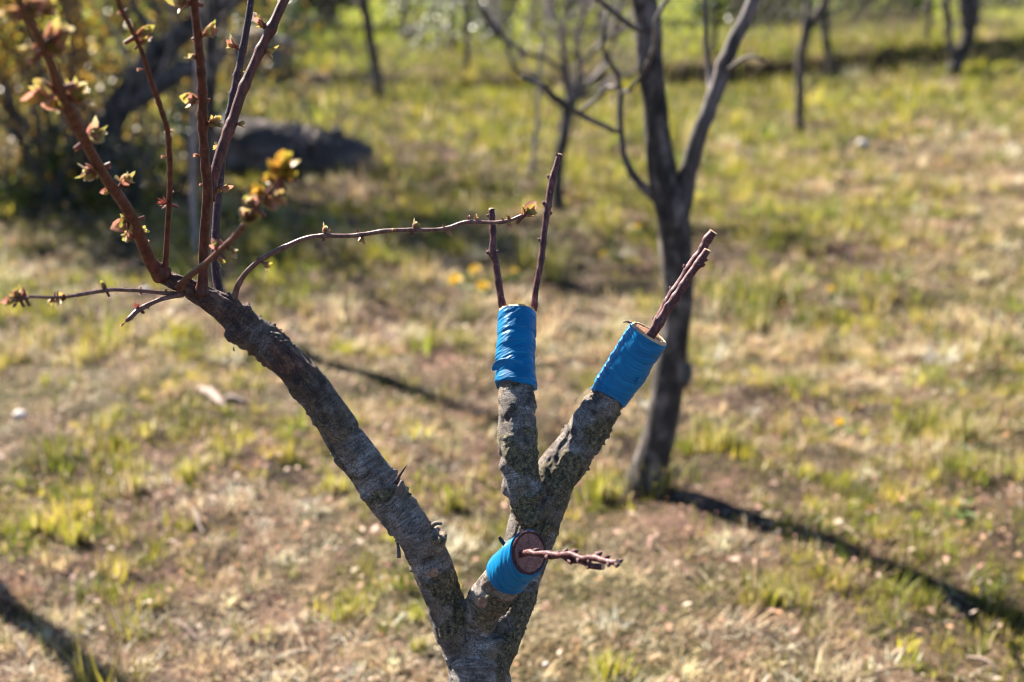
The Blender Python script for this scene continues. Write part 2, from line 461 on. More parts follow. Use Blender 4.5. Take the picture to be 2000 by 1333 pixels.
def clump_pick(cols, x, y, sc, seed):
    """colours that keep together in small patches"""
    cols = np.array(cols); n = len(x)
    v = np.clip((n2(x, y, sc, seed, 2) - 0.25) / 0.5, 0, 0.999) * len(cols) + RNG.normal(0, 0.7, n)
    k = np.clip(v.astype(int), 0, len(cols) - 1)
    shade = 0.55 + 0.9 * n2(x, y, sc * 1.9, seed + 3, 2)[:, None]
    return np.clip(cols[k] * shade * (0.75 + 0.5 * RNG.random((n, 1))), 0, 0.8)

def greenness(x, y):
    g = n2(x, y, 0.75, 21, 3) * 0.55 + n2(x, y, 3.2, 23, 2) * 0.45
    # more green further back on the left and centre, paler straw on the right-hand slope
    g = g + 0.10 * sstep(6.0, 9.0, y) * (1 - sstep(0.10, 0.32, x / np.maximum(y, 1)))
    g = g + 0.05 * sstep(9.5, 11.5, y) + 0.2 * sstep(0.3, 1.2, y - bank_y(x))
    g = g - 0.10 * sstep(0.12, 0.30, x / np.maximum(y, 1)) * sstep(4.0, 6.0, y) * (1 - sstep(9.0, 11.0, y))
    return g

def build_grass():
    S, Gn = [], []
    def add(bucket, n, y0, y1, L, Wd, leanr, cols, mode, marg=0.9):
        x, y = wedge(n, y0, y1, marg)
        g = greenness(x, y); r = RNG.random(len(x))
        cl = n2(x, y, 9.0, 31, 2)
        if mode == 'green': keep = r < sstep(0.44, 0.60, g * 0.62 + cl * 0.40) * 0.97 + 0.03
        elif mode == 'straw': keep = r < (1.0 - 0.55 * sstep(0.50, 0.66, g)) * (0.05 + 0.95 * sstep(0.42, 0.58, 0.5 * n2(x, y, 2.1, 41, 2) + 0.5 * n2(x, y, 7.5, 43, 2)))
        elif mode == 'tuft': keep = r < sstep(0.55, 0.66, n2(x, y, 6.5, 55, 2)) * sstep(0.36, 0.50, g)
        x, y = x[keep], y[keep]; n = len(x)
        big = 0.35 + 1.3 * n2(x, y, 6.5, 81, 2) ** 1.5
        le = (L[0] + (L[1] - L[0]) * RNG.random(n) ** 1.6) * big * (1.25 if mode != 'straw' else 1.0)
        wd = Wd[0] + (Wd[1] - Wd[0]) * RNG.random(n)
        ln = leanr[0] + (leanr[1] - leanr[0]) * RNG.random(n)
        hd = RNG.random(n) * 2 * np.pi
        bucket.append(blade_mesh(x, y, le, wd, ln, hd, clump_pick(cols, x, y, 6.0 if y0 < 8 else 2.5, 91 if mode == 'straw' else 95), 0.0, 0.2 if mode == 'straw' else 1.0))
    # flat thatch and short turf
    add(S, 150000, 2.2, 5.2, (0.012, 0.070), (0.0014, 0.0034), (0.9, 1.56), STRAW, 'straw')
    add(Gn, 70000, 2.2, 5.2, (0.010, 0.040), (0.0016, 0.0032), (0.1, 1.0), GREEN, 'green')
    add(S, 1300, 2.2, 7.0, (0.06, 0.20), (0.002, 0.004), (1.2, 1.56), [(0.62, 0.52, 0.36), (0.74, 0.66, 0.52), (0.55, 0.42, 0.28)], 'straw')
    add(S, 100000, 5.0, 9.2, (0.02, 0.09), (0.0025, 0.005), (0.8, 1.5), STRAW, 'straw')
    add(Gn, 80000, 5.0, 9.2, (0.02, 0.06), (0.0025, 0.005), (0.1, 0.9), GREEN, 'green')
    add(S, 65000, 9.0, 15.5, (0.04, 0.14), (0.005, 0.009), (0.6, 1.4), STRAW, 'straw', 1.4)
    add(Gn, 70000, 9.0, 15.5, (0.04, 0.10), (0.005, 0.009), (0.1, 0.9), GREEN, 'green', 1.4)
    # clumps: every one its own colour, height and spread, with bare gaps between
    def clumps(y0, y1, per_m2, nb, rad, hgt, wid, marg):
        area = (y1 - y0) * 2 * (0.385 * (y0 + y1) / 2 + marg)
        cx, cy = wedge(int(area * per_m2), y0, y1, marg); m = len(cx)
        g = greenness(cx, cy) + RNG.normal(0, 0.055, m)
        kind = np.where(g > 0.515, 2, np.where(g > 0.45, 1, 0))          # straw, mixed, green
        bare = n2(cx, cy, 1.9, 141, 2); keep = RNG.random(m) < sstep(0.36, 0.52, bare) * 0.9 + 0.10
        cx, cy, kind = cx[keep], cy[keep], kind[keep]; m = len(cx)
        sz = RNG.lognormal(0, 0.35, m); cr = rad * sz; ch = hgt * sz ** 0.8 * np.where(kind == 0, 0.75, 1.0) * RNG.uniform(0.6, 1.3, m)
        pal = [np.array(STRAW), np.array(GREEN + STRAW[:3] + [(0.46, 0.36, 0.07)]), np.array(FRESH + GREEN)]
        c0 = np.array([pal[k][RNG.integers(0, len(pal[k]))] for k in kind]) * RNG.uniform(0.45, 1.5, (m, 1))
        cnt = np.maximum(4, (nb * sz * RNG.uniform(0.5, 1.4, m)).astype(int)); idx = np.repeat(np.arange(m), cnt); n = len(idx)
        r = cr[idx] * np.sqrt(RNG.random(n)); a = RNG.random(n) * 2 * np.pi
        x = cx[idx] + r * np.cos(a); y = cy[idx] + r * np.sin(a)
        le = ch[idx] * RNG.uniform(0.4, 1.25, n); wd = wid * RNG.uniform(0.6, 1.4, n)
        k = kind[idx]
        ln = np.where(k == 0, RNG.uniform(0.5, 1.5, n), RNG.uniform(0.05, 0.95, n)) * (0.6 + 0.5 * r / cr[idx])
        hd = a + RNG.normal(0, 0.9, n)
        dry = RNG.random(n) < np.where(k == 2, 0.12, np.where(k == 1, 0.35, 0.0))
        col = c0[idx] * RNG.uniform(0.75, 1.3, (n, 1)); alt = pick(STRAW, n)
        col = np.where(dry[:, None], alt, col)
        for bk, sel in ((S, k == 0), (Gn, k > 0)):
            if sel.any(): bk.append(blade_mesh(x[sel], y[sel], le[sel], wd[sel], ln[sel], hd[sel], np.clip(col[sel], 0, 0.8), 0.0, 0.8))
    clumps(2.2, 5.2, 360, 24, 0.024, 0.046, 0.0027, 0.9)
    clumps(5.0, 9.2, 170, 20, 0.034, 0.070, 0.0042, 0.9)
    clumps(9.0, 15.5, 50, 18, 0.060, 0.100, 0.0075, 1.4)
    # the meadow beyond the fence
    add(Gn, 95000, 14.0, 27.0, (0.05, 0.15), (0.012, 0.022), (0.1, 0.9), [(0.34, 0.36, 0.03), (0.26, 0.30, 0.03), (0.44, 0.42, 0.04), (0.20, 0.26, 0.03)], 'green', 3.0)
    add(S, 4000, 14.0, 20.0, (0.06, 0.20), (0.008, 0.014), (0.2, 1.2), STRAW, 'straw', 3.0)
    for bucket, nm, mt in ((S, "dry_grass", 'straw'), (Gn, "green_grass", 'grass')):
        vs, fs, cs, off = [], [], [], 0
        for v, f, c in bucket:
            vs.append(v); fs.append(f + off); cs.append(c); off += len(v)
        o = mk(nm, np.vstack(vs), np.vstack(fs), MAT[mt], smooth=False, attrs={"col": ('FLOAT_COLOR', np.vstack(cs))})
        tag(o, "dry straw-coloured grass matted over the orchard floor" if nm == "dry_grass" else "short green grass growing through the dry thatch", "grass", kind="stuff")
build_grass()

def build_tall_grass():
    n = 6000
    x = RNG.uniform(-4.5, 8.5, n); y = bank_y(x) + RNG.normal(0.45, 0.38, n)
    keep = (np.abs(x) < 0.4 * y + 1.5) & (RNG.random(n) < sstep(0.30, 0.60, n2(x, y, 1.3, 61, 2)))
    x, y = x[keep], y[keep]; n = len(x)
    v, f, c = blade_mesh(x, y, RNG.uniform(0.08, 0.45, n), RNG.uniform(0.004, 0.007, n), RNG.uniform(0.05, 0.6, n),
                         RNG.random(n) * 6.28, pick([(0.30, 0.21, 0.13), (0.40, 0.30, 0.17), (0.28, 0.25, 0.06), (0.30, 0.30, 0.05)], n))
    tag(mk("tall_dry_grass", v, f, MAT['straw'], smooth=False, attrs={"col": ('FLOAT_COLOR', c)}),
        "tall brown dead grass standing along the wire fence", "grass", kind="stuff")
build_tall_grass()

def build_litter():
    n = 32000
    x, y = wedge(n, 2.2, 9.5); n = len(x)
    keep = RNG.random(n) < 0.25 + 0.75 * sstep(0.42, 0.60, n2(x, y, 1.7, 71, 2))
    x, y = x[keep], y[keep]; n = len(x)
    z = terr(x, y) + RNG.uniform(0.004, 0.03, n)
    h = RNG.random(n) * 6.28; L = RNG.uniform(0.008, 0.028, n); Wd = L * RNG.uniform(0.3, 0.7, n)
    a = np.stack([np.cos(h), np.sin(h), RNG.uniform(-0.5, 0.5, n)], 1); s = np.stack([-np.sin(h), np.cos(h), RNG.uniform(-0.4, 0.4, n)], 1)
    b = np.stack([x, y, z], 1); cup = np.stack([np.zeros(n), np.zeros(n), L * RNG.uniform(0.0, 0.4, n)], 1)
    vs = np.stack([b - a * L[:, None] * .5, b + s * Wd[:, None] * .5 + cup, b + a * L[:, None] * .5, b - s * Wd[:, None] * .5 + cup], 1).reshape(-1, 3)
    k = np.arange(n)[:, None] * 4
    f = np.concatenate([k + [[0, 1, 2]], k + [[0, 2, 3]]], 1).reshape(-1, 3)
    col = pick([(0.34, 0.18, 0.13), (0.46, 0.30, 0.21), (0.24, 0.13, 0.10), (0.56, 0.44, 0.33), (0.20, 0.10, 0.07), (0.50, 0.27, 0.13)], n)
    c = np.repeat(np.concatenate([col, np.ones((n, 1))], 1)[:, None, :], 4, 1).reshape(-1, 4)
    tag(mk("leaf_litter", vs, f, MAT['litter'], smooth=False, attrs={"col": ('FLOAT_COLOR', c)}),
        "dead brown leaves scattered over soil and dry grass", "leaf litter", kind="stuff")
build_litter()

# ================================================================== THE GRAFTED TREE
def px_path(pts, step=0.006, wob=0.0, seed=1):
    """pts: (px, py, depth, width_px)"""
    return Path([(P(a, b, d), w * d / FPX / 2) for a, b, d, w in pts], step, wob, seed)

crotch = P(935, 1290, 1.755)
tree_base = Vector((crotch.x - 0.015, crotch.y + 0.02, float(terr(crotch.x, crotch.y)[0]) - 0.01))
tree = thing("grafted_tree", tree_base, "grafted fruit tree in sharp focus with blue-taped stubs and one budding left limb", "tree")

def vpt(p, r): return (Vector(p), r)
b = tree_base
trunk_pts = [vpt(b + Vector((0, 0, -0.05)), 0.062), vpt(b + Vector((0.004, 0, 0.06)), 0.052), vpt(b + Vector((0.012, 0.004, 0.25)), 0.045),
             vpt(b + Vector((0.008, -0.004, 0.45)), 0.043)]
trunk_pts += [(P(a, c, d), w * d / FPX / 2) for a, c, d, w in [(936, 1350, 1.757, 126), (938, 1290, 1.755, 124), (944, 1240, 1.758, 112)]]
P_trunk = Path(trunk_pts, 0.008)
P_left = px_path([(908, 1290, 1.750, 72), (884, 1225, 1.748, 76), (862, 1160, 1.745, 76), (836, 1090, 1.740, 77), (798, 1022, 1.736, 80), (744, 952, 1.732, 84),
                  (706, 900, 1.730, 77), (672, 852, 1.728, 74), (640, 800, 1.727, 72), (606, 757, 1.725, 72), (560, 705, 1.722, 70), (518, 668, 1.720, 74), (482, 642, 1.718, 76),
                  (455, 615, 1.712, 62), (425, 594, 1.705, 50), (390, 575, 1.698, 44), (355, 556, 1.690, 40), (325, 541, 1.684, 36), (308, 528, 1.678, 32)], 0.007)
P_right = px_path([(958, 1290, 1.760, 84), (985, 1215, 1.777, 84), (1008, 1140, 1.795, 92), (1028, 1070, 1.808, 98), (1050, 1000, 1.817, 102), (1082, 935, 1.817, 92),
                   (1120, 880, 1.817, 82), (1152, 832, 1.814, 76), (1186, 780, 1.811, 70), (1228, 714, 1.800, 75), (1267, 653, 1.788, 75)], 0.007)
P_up = px_path([(1036, 1020, 1.778, 60), (1022, 950, 1.772, 66), (1013, 900, 1.774, 74), (1011, 850, 1.781, 76), (1009, 780, 1.794, 73), (1007, 700, 1.815, 70), (1010, 613, 1.841, 71)], 0.007)
P_front = px_path([(930, 1225, 1.748, 66), (945, 1185, 1.728, 74), (968, 1152, 1.705, 78), (992, 1122, 1.680, 81), (1014, 1098, 1.658, 83), (1033, 1080, 1.640, 84)], 0.005)
# sawn face of the front stub looks at the camera and a little to the right
n_axis = np.array(RGT * 0.62 - FWD * 0.77 + UPV * 0.12); n_axis /= np.linalg.norm(n_axis)
def shear_end(path, nrm, s0):
    k = sstep(s0, path.L, path.s)[:, None]
    t = path.t * (1 - k) + nrm * k; t /= np.linalg.norm(t, axis=1)[:, None]
    path.t = t
    path.u = path.u - t * np.sum(path.u * t, 1)[:, None]; path.u /= np.linalg.norm(path.u, axis=1)[:, None]
    path.v = np.cross(t, path.u)
shear_end(P_front, n_axis, P_front.L * 0.45)
n_up = np.array(P_up.t[-1]) + np.array(UPV) * 0.0
LIMBS = [("trunk", P_trunk), ("limb", P_left), ("limb", P_right), ("limb", P_up), ("limb", P_front)]
TAPES = {2: P_right.L - 0.0925 - 0.004, 3: P_up.L - 0.1040, 4: P_front.L * 0.65}   # where each wrap begins

def blob(center, r, sx=1.0, seed=3):
    vs, fs = [], []
    nu, nv = 14, 9
    for i in range(nv + 1):
        ph = math.pi * i / nv
        for j in range(nu):
            t = 2 * math.pi * j / nu
            vs.append((math.sin(ph) * math.cos(t), math.sin(ph) * math.sin(t), math.cos(ph)))
    vs = np.array(vs); rr = r * (0.8 + 0.45 * noise3(vs * 1.6 + 7, seed))
    vs = vs * rr[:, None] * np.array([sx, 1, 1]) + np.array(center)
    for i in range(nv):
        for j in range(nu):
            fs.append((i * nu + j, (i + 1) * nu + j, (i + 1) * nu + (j + 1) % nu, i * nu + (j + 1) % nu))
    return vs, fs

def build_wood():
    parts = [tube_arrays(p, 20) for _, p in LIMBS]
    knob = px_path([(836, 1085, 1.735, 40), (848, 1060, 1.716, 44), (854, 1042, 1.706, 38)], 0.004)
    parts.append(tube_arrays(knob, 14))
    for (px, py, d, rp) in [(780, 950, 1.725, 15), (507, 640, 1.712, 22), (455, 655, 1.700, 17), (716, 965, 1.722, 17), (948, 1178, 1.702, 20), (1020, 905, 1.772, 20),
                            (1000, 950, 1.775, 20), (478, 610, 1.712, 16), (620, 770, 1.715, 15), (668, 820, 1.722, 15), (905, 1190, 1.735, 16), (700, 930, 1.727, 18), (1045, 960, 1.762, 20)]:
        parts.append(blob(P(px, py, d), rp * d / FPX * 1.0, seed=int(px)))
    vs, fs = join(parts)
    me = bpy.data.meshes.new("wood_union"); me.from_pydata([tuple(v) for v in vs], [], fs); me.update()
    ob = bpy.data.objects.new("wood_union", me); COL.objects.link(ob)
    md = ob.modifiers.new("r", 'REMESH'); md.mode = 'VOXEL'; md.voxel_size = 0.0019
    sm = ob.modifiers.new("s", 'SMOOTH'); sm.factor = 0.5; sm.iterations = 7
    dg = bpy.context.evaluated_depsgraph_get()
    m2 = bpy.data.meshes.new_from_object(ob.evaluated_get(dg))
    bpy.data.objects.remove(ob)
    n = len(m2.vertices); co = np.empty(n * 3, np.float32); m2.vertices.foreach_get("co", co); co = co.reshape(-1, 3).astype(np.float64)
    nr = np.empty(n * 3, np.float32); m2.vertices.foreach_get("normal", nr); nr = nr.reshape(-1, 3).astype(np.float64)
    q = np.empty(len(m2.polygons) * 4, np.int32); m2.polygons.foreach_get("vertices", q); q = q.reshape(-1, 4)
    bpy.data.meshes.remove(m2)
    # nearest limb and bark coordinates
    best = np.full(n, 1e9); lid = np.zeros(n, int); bark = np.zeros((n, 3)); sp = np.zeros(n)
    for li, (_, p) in enumerate(LIMBS):
        for a in range(0, n, 20000):
            c = co[a:a + 20000]
            d2 = ((c[:, None, :] - p.p[None, ::2, :]) ** 2).sum(2)
            k = d2.argmin(1); dd = np.sqrt(d2[np.arange(len(c)), k]); k = k * 2
            sc = dd / p.r[k]
            rel = c - p.p[k]; w = sc < best[a:a + 20000]
            idx = np.arange(a, a + len(c))[w]
            best[idx] = sc[w]; lid[idx] = li
            s_ = p.s[k] + (rel * p.t[k]).sum(1)
            bark[idx, 0] = (rel * p.u[k]).sum(1)[w] + li * 3.7; bark[idx, 1] = (rel * p.v[k]).sum(1)[w]; bark[idx, 2] = s_[w]
            sp[idx] = s_[w]
    # bark relief
    cr = fbm(co * 26, 3, 5) * 0.6 + fbm(bark * np.array([30, 30, 60]), 2, 9) * 0.4
    bias = np.zeros(n)
    bias += np.where(lid == 1, -0.035, 0.0)
    # old crusty bark round the forks, as the photograph shows
    for (px, py, d, rad, amt) in [(1010, 930, 1.78, 0.045, 0.11), (1000, 1010, 1.77, 0.05, 0.08), (1090, 1000, 1.77, 0.06, 0.06), (905, 1190, 1.745, 0.03, 0.10), (940, 1180, 1.73, 0.02, 0.10),
                                  (980, 840, 1.79, 0.03, 0.08), (1055, 1120, 1.77, 0.05, 0.06), (860, 1320, 1.76, 0.03, 0.10), (857, 1040, 1.70, 0.016, 0.22), (1110, 880, 1.76, 0.03, 0.05)]:
        bias += amt * np.exp(-((co - np.array(P(px, py, d))) ** 2).sum(1) / rad ** 2)
    shade_side = -(nr @ np.array(SDIR))                     # moss and crust weighted off the sunlit side, painting shade into the colour
    bias += 0.075 * shade_side
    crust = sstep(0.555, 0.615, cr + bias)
    hf = fbm(co * 230, 3, 15); hf2 = fbm(co * 95, 2, 25)
    ridg = 1 - np.abs(2 * fbm(bark * np.array([40, 40, 18.0]), 3, 33) - 1)
    disp = crust * (0.0017 * (hf - 0.30) * 2 + 0.0022 * (hf2 - 0.25)) + (1 - crust) * (0.0006 * (fbm(bark * np.array([45, 45, 300]), 2, 41) - 0.5) + 0.0010 * (hf2 - 0.5))
    disp += 0.0065 * (fbm(co * 24, 2, 51) - 0.5) - 0.0026 * sstep(0.84, 0.97, ridg)
    # scattered flakes and lichen warts that stand off the outline
    wart = sstep(0.74, 0.84, noise3(co * 170, 63)) * sstep(0.45, 0.6, fbm(co * 18, 2, 65))
    disp += 0.0032 * wart
    crust = np.maximum(crust, 0.8 * wart)
    for li, s0 in TAPES.items():
        L = LIMBS[li][1].L
        k = np.where(lid == li, sstep(s0 - 0.004, s0 + 0.004, sp), 0.0)
        disp = disp * (1 - k) - 0.0012 * k
    red = np.zeros(n)
    Lp = P_left
    streak = sstep(0.45, 0.60, fbm(bark * np.array([55, 55, 10.0]), 2, 77))
    s_a = Lp.nearest(P(640, 800, 1.727))[3]; s_b = Lp.nearest(P(500, 655, 1.72))[3]
    red += np.where(lid == 1, streak * sstep(Lp.s[s_a], Lp.s[s_a] + 0.07, sp) * 0.9, 0)
    red = np.maximum(red, np.where(lid == 1, 0.65 * sstep(Lp.s[s_b] - 0.01, Lp.s[s_b] + 0.03, sp), 0))
    crust = crust * (1 - 0.85 * np.where(lid == 1, sstep(Lp.s[s_a] + 0.02, Lp.s[s_b], sp), 0))
    co2 = co + nr * disp[:, None]
    tmp = bpy.data.meshes.new("t"); tmp.vertices.add(n); tmp.vertices.foreach_set("co", co2.astype(np.float32).ravel())
    tmp.loops.add(q.size); tmp.loops.foreach_set("vertex_index", q.ravel())
    tmp.polygons.add(len(q)); tmp.polygons.foreach_set("loop_start", np.arange(0, q.size, 4, dtype=np.int32)); tmp.update(calc_edges=True)
    vn = np.empty(n * 3, np.float32); tmp.vertices.foreach_get("normal", vn); vn = vn.reshape(-1, 3)
    bpy.data.meshes.remove(tmp)
    flid = lid[q[:, 0]]
    lab = {0: None, 1: "long left limb carrying the budding shoots", 2: "right limb cut short under a blue wrap",
           3: "upright limb cut short under a blue wrap", 4: "short front stub sawn off towards the viewer"}
    for li, (nm, p) in enumerate(LIMBS):
        fq = q[flid == li]
        used, inv = np.unique(fq.ravel(), return_inverse=True)
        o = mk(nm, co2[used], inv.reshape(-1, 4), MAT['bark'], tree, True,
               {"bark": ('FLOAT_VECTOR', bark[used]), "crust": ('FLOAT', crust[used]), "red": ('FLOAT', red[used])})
        o.data.normals_split_custom_set_from_vertices([tuple(v) for v in vn[used]])
        if lab[li]: o["label"] = lab[li]
build_wood()

def disc(name, center, nrm, rx, mat, parent, up=(0, 0, 1), ry=None, dome=0.001, seed=2, rings=5, n=28):
    nrm = Vector(nrm).normalized(); u = nrm.cross(Vector(up)).normalized(); v = nrm.cross(u).normalized()
    ry = ry or rx
    vs = [Vector(center) + nrm * dome]; fs = []; ra = [(0, 0, 0)]
    for k in range(1, rings + 1):
        f = k / rings
        for j in range(n):
            t = 2 * math.pi * j / n
            e = 1 + 0.06 * math.sin(2 * t + seed) + 0.03 * math.sin(5 * t + seed * 2)
            h = dome * (1 - f ** 3) + 0.0006 * (random.random() - 0.5)
            ra.append((f, t, 0)); vs.append(Vector(center) + u * (math.cos(t) * rx * f * e) + v * (math.sin(t) * ry * f * e) + nrm * h)
    for j in range(n): fs.append((0, 1 + j, 1 + (j + 1) % n))
    for k in range(rings - 1):
        for j in range(n):
            a = 1 + k * n; c = a + n
            fs.append((a + j, c + j, c + (j + 1) % n, a + (j + 1) % n))
    return mk(name, [tuple(x) for x in vs], fs, mat, parent, True, {"rad": ('FLOAT_VECTOR', ra)})

def end_face(name, path, mat, extra, lift, label, rim='rim'):
    t = Vector(path.t[-1])
    d = disc(name, Vector(path.p[-1]) + t * lift, t, path.r[-1] + extra, mat, tree, seed=len(label) % 7, rings=7, n=36)
    d["label"] = label
    # bark ring round the sawn face
    n = 40; vs = []; fs = []
    c0 = Vector(path.p[-1]); u = Vector(path.u[-1]); v = Vector(path.v[-1])
    for j in range(n):
        a = 2 * math.pi * j / n; e = u * math.cos(a) + v * math.sin(a); w = 0.0010 * random.random()
        r0 = path.r[-1] + extra - 0.0018; r1 = path.r[-1] + extra + 0.0005 + w
        vs += [c0 + e * r0 + t * (lift - 0.002), c0 + e * r0 + t * (lift + 0.0008 + w), c0 + e * r1 + t * (lift + 0.0006 + w), c0 + e * r1 + t * (lift - 0.003)]
    for j in range(n):
        a = j * 4; c = ((j + 1) % n) * 4
        for k in range(3): fs.append((a + k, a + k + 1, c + k + 1, c + k))
    mk("bark_ring", [tuple(x) for x in vs], fs, MAT[rim], d)
    return d
end_face("cut_face", P_right, MAT['cut_warm'], -0.0005, 0.0012, "orange-tan sawn face of the right limb", "cut_pale")
end_face("cut_face", P_up, MAT['cut_warm'], -0.0005, 0.0010, "sawn top of the upright limb", "cut_pale")
end_face("cut_face", P_front, MAT['cut_brown'], -0.0006, 0.0012, "reddish brown sawn face pointing at the viewer")

# pruning scars, knob, thorn, bits of loose bark
toC = -FWD
def scar(px, py, d, rpx, mat, nrm, label):
    o = disc("pruning_scar", P(px, py, d), nrm, rpx * d / FPX, mat, tree, dome=0.0008)
    o["label"] = label
scar(847, 1119, 1.7075, 9.5, MAT['cut_warm'], toC + RGT * 0.25, "small pink pruning scar on the left limb")
scar(941, 1177, 1.690, 11, MAT['cut_warm'], toC + RGT * -0.3 + UPV * 0.1, "red-brown bud scar at the crotch")
thorn = px_path([(773, 945, 1.71, 9), (780, 930, 1.708, 6), (788, 918, 1.707, 4), (795, 908, 1.706, 1.5)], 0.003)
mk("thorn", *tube_arrays(thorn, 8), MAT['shoot_dark'], tree)
for k, (pts) in enumerate([[(778, 962, 1.705, 14), (784, 948, 1.70, 11), (786, 938, 1.70, 7)], [(776, 1060, 1.735, 5), (778, 1075, 1.735, 9), (779, 1090, 1.735, 8)],
                           [(843, 1030, 1.712, 10), (853, 1022, 1.703, 9), (864, 1023, 1.700, 5)], [(1236, 634, 1.796, 5), (1226, 629, 1.794, 3.5), (1218, 630, 1.793, 2)],
                           [(985, 1066, 1.675, 7), (978, 1056, 1.672, 8), (974, 1049, 1.67, 5)], [(456, 680, 1.71, 3), (457, 688, 1.71, 2.5)]]):
    mk("bark_flake", *tube_arrays(px_path(pts, 0.002, 0.002, k), 7), MAT['bark'] if k < 3 else MAT['rim'], tree)

# ------------------------------------------------------------------ blue wraps
def tape(path, s0, s1, base_off, pitch, seed, name="grafting_tape", n=120, flare=0.0):
    m = int((s1 - s0) / 0.00075)
    ss = np.linspace(s0, s1, m); th = np.linspace(0, 2 * np.pi, n, endpoint=False)
    def it(a): return np.stack([np.interp(ss, path.s, a[:, k]) for k in range(3)], 1)
    p, u, v = it(path.p), it(path.u), it(path.v); r = np.interp(ss, path.s, path.r)
    S, T = np.meshgrid(ss - s0, th, indexing='ij')
    slope = 0.0042 * np.cos(T + seed) + 0.0025 * np.cos(2 * T + seed * 2)      # wraps cross the limb at a slant
    jit = 0.010 * (noise3(np.stack([S.ravel() * 42, S.ravel() * 0 + seed, S.ravel() * 0], 1), 3).reshape(S.shape) - 0.5)
    wv = 0.0014 * (noise3(np.stack([(np.cos(T) * 2.1).ravel(), (np.sin(T) * 2.1).ravel(), (S * 55).ravel()], 1), seed).reshape(S.shape) - 0.5)
    q = (S + slope + wv + jit) / pitch + T / (2 * np.pi)
    ph = q - np.floor(q); turn = np.floor(q)
    hsh = _hash(turn.astype(np.int64), np.full(turn.shape, seed, np.int64), np.zeros(turn.shape, np.int64))
    step = (1 - ph) ** 0.6 * 0.00085 * (0.4 + 1.2 * hsh)
    cyl = np.stack([np.cos(T).ravel() * 0.022, np.sin(T).ravel() * 0.022, (S + slope * 1.5).ravel()], 1)
    wr = fbm(cyl * np.array([55, 55, 420.0]), 3, seed + 5).reshape(S.shape)
    wr = 0.0011 * (1 - np.abs(2 * wr - 1)) ** 2.5
    lump = 0.0030 * (fbm(cyl * 45, 2, seed + 9).reshape(S.shape) - 0.5)
    mask = sstep(0.38, 0.62, fbm(cyl * np.array([60, 60, 60.0]), 2, seed + 15).reshape(S.shape))
    rr = r[:, None] + base_off + step + wr * (0.35 + 0.9 * mask) + lump
    rr += flare * (0.5 + 0.5 * np.cos(T)) * sstep(0.6, 1.0, S / (s1 - s0))
    # ragged lower and upper hems
    e0 = 0.0016 * (noise3(np.stack([th * 2.2, th * 0 + seed, th * 0], 1)) - 0.5) * 2
    dirv = np.cos(th)[None, :, None] * u[:, None, :] + np.sin(th)[None, :, None] * v[:, None, :]
    pos = p[:, None, :] + rr[:, :, None] * dirv
    tt = it(path.t)
    k0 = (1 - sstep(0, 0.02, S)) ; k1 = sstep((s1 - s0) - 0.012, s1 - s0, S)
    pos = pos + tt[:, None, :] * ((k0 * (e0[None, :] + slope * 0.8))[:, :, None]) + tt[:, None, :] * ((k1 * e0[None, :] * 0.4)[:, :, None])
    # tuck both hems onto the wood
    inn = rr * 0 + (r[:, None] - 0.0006)
    vs = pos.reshape(-1, 3)
    for row in (0, m - 1):
        pp = pos[row] - dirv[row] * (rr[row] - inn[row])[:, None]
        vs = np.vstack([vs, pp])
    i = np.arange(m - 1)[:, None] * n; j = np.arange(n)[None, :]; j2 = (j + 1) % n
    f = np.stack([i + j, i + j2, i + n + j2, i + n + j], -1).reshape(-1, 4)
    o0 = m * n; o1 = o0 + n; jj = np.arange(n); jj2 = (jj + 1) % n
    f = np.vstack([f, np.stack([o0 + jj, o0 + jj2, jj2, jj], 1), np.stack([(m - 1) * n + jj, (m - 1) * n + jj2, o1 + jj2, o1 + jj], 1)])
    w3 = np.vstack([np.stack([np.cos(T).ravel() * 0.022, np.sin(T).ravel() * 0.022, (S + slope).ravel()], 1),
                    np.stack([np.cos(th) * 0.02, np.sin(th) * 0.02, th * 0], 1), np.stack([np.cos(th) * 0.02, np.sin(th) * 0.02, th * 0 + s1 - s0], 1)])
    return vs, f, w3

def wrap_thing(li, s1off, off, pitch, seed, label, flaps=()):
    path = LIMBS[li][1]; s0 = TAPES[li]
    loc, _, _ = path.at(s0)
    t = thing("grafting_tape", loc, label, "grafting tape", "blue tape wraps on the grafted tree")
    vs, f, w = tape(path, s0, path.L + s1off, off, pitch, seed)
    mk("wrapped_band", vs, f, MAT['tape'], t, True, {"wrap": ('FLOAT_VECTOR', w)})
    for pts in flaps:
        # loose strip: list of (px,py,depth,half width px, twist)
        vs2, f2 = [], []
        for k, (a, c, d, hw, tw) in enumerate(pts):
            p = P(a, c, d); wd = (UPV * math.cos(tw) + RGT * math.sin(tw)) * (hw * d / FPX)
            vs2 += [p - wd, p, p + wd + (-FWD) * 0.0008]
        for k in range(len(pts) - 1):
            q = k * 3; f2 += [(q, q + 3, q + 4, q + 1), (q + 1, q + 4, q + 5, q + 2)]
        o = mk("loose_tail", [tuple(x) for x in vs2], f2, MAT['tape'], t, True, {"wrap": ('FLOAT_VECTOR', np.array([tuple(x) for x in vs2]))})
        sd = o.modifiers.new("thick", 'SOLIDIFY'); sd.thickness = 0.0003
        sb = o.modifiers.new("sub", 'SUBSURF'); sb.levels = 2; sb.render_levels = 2
wrap_thing(3, -0.0008, 0.0012, 0.0175, 3, "bright blue plastic tape wrapped round the upright limb with a loose end on its left",
           [[(1024, 716, 1.7865, 10, 0.0), (1004, 713, 1.7850, 11, 0.05), (986, 711, 1.788, 12, 0.0), (974, 713, 1.794, 11, -0.15), (965, 717, 1.799, 7, -0.35), (961, 724, 1.801, 2, -0.6)]])
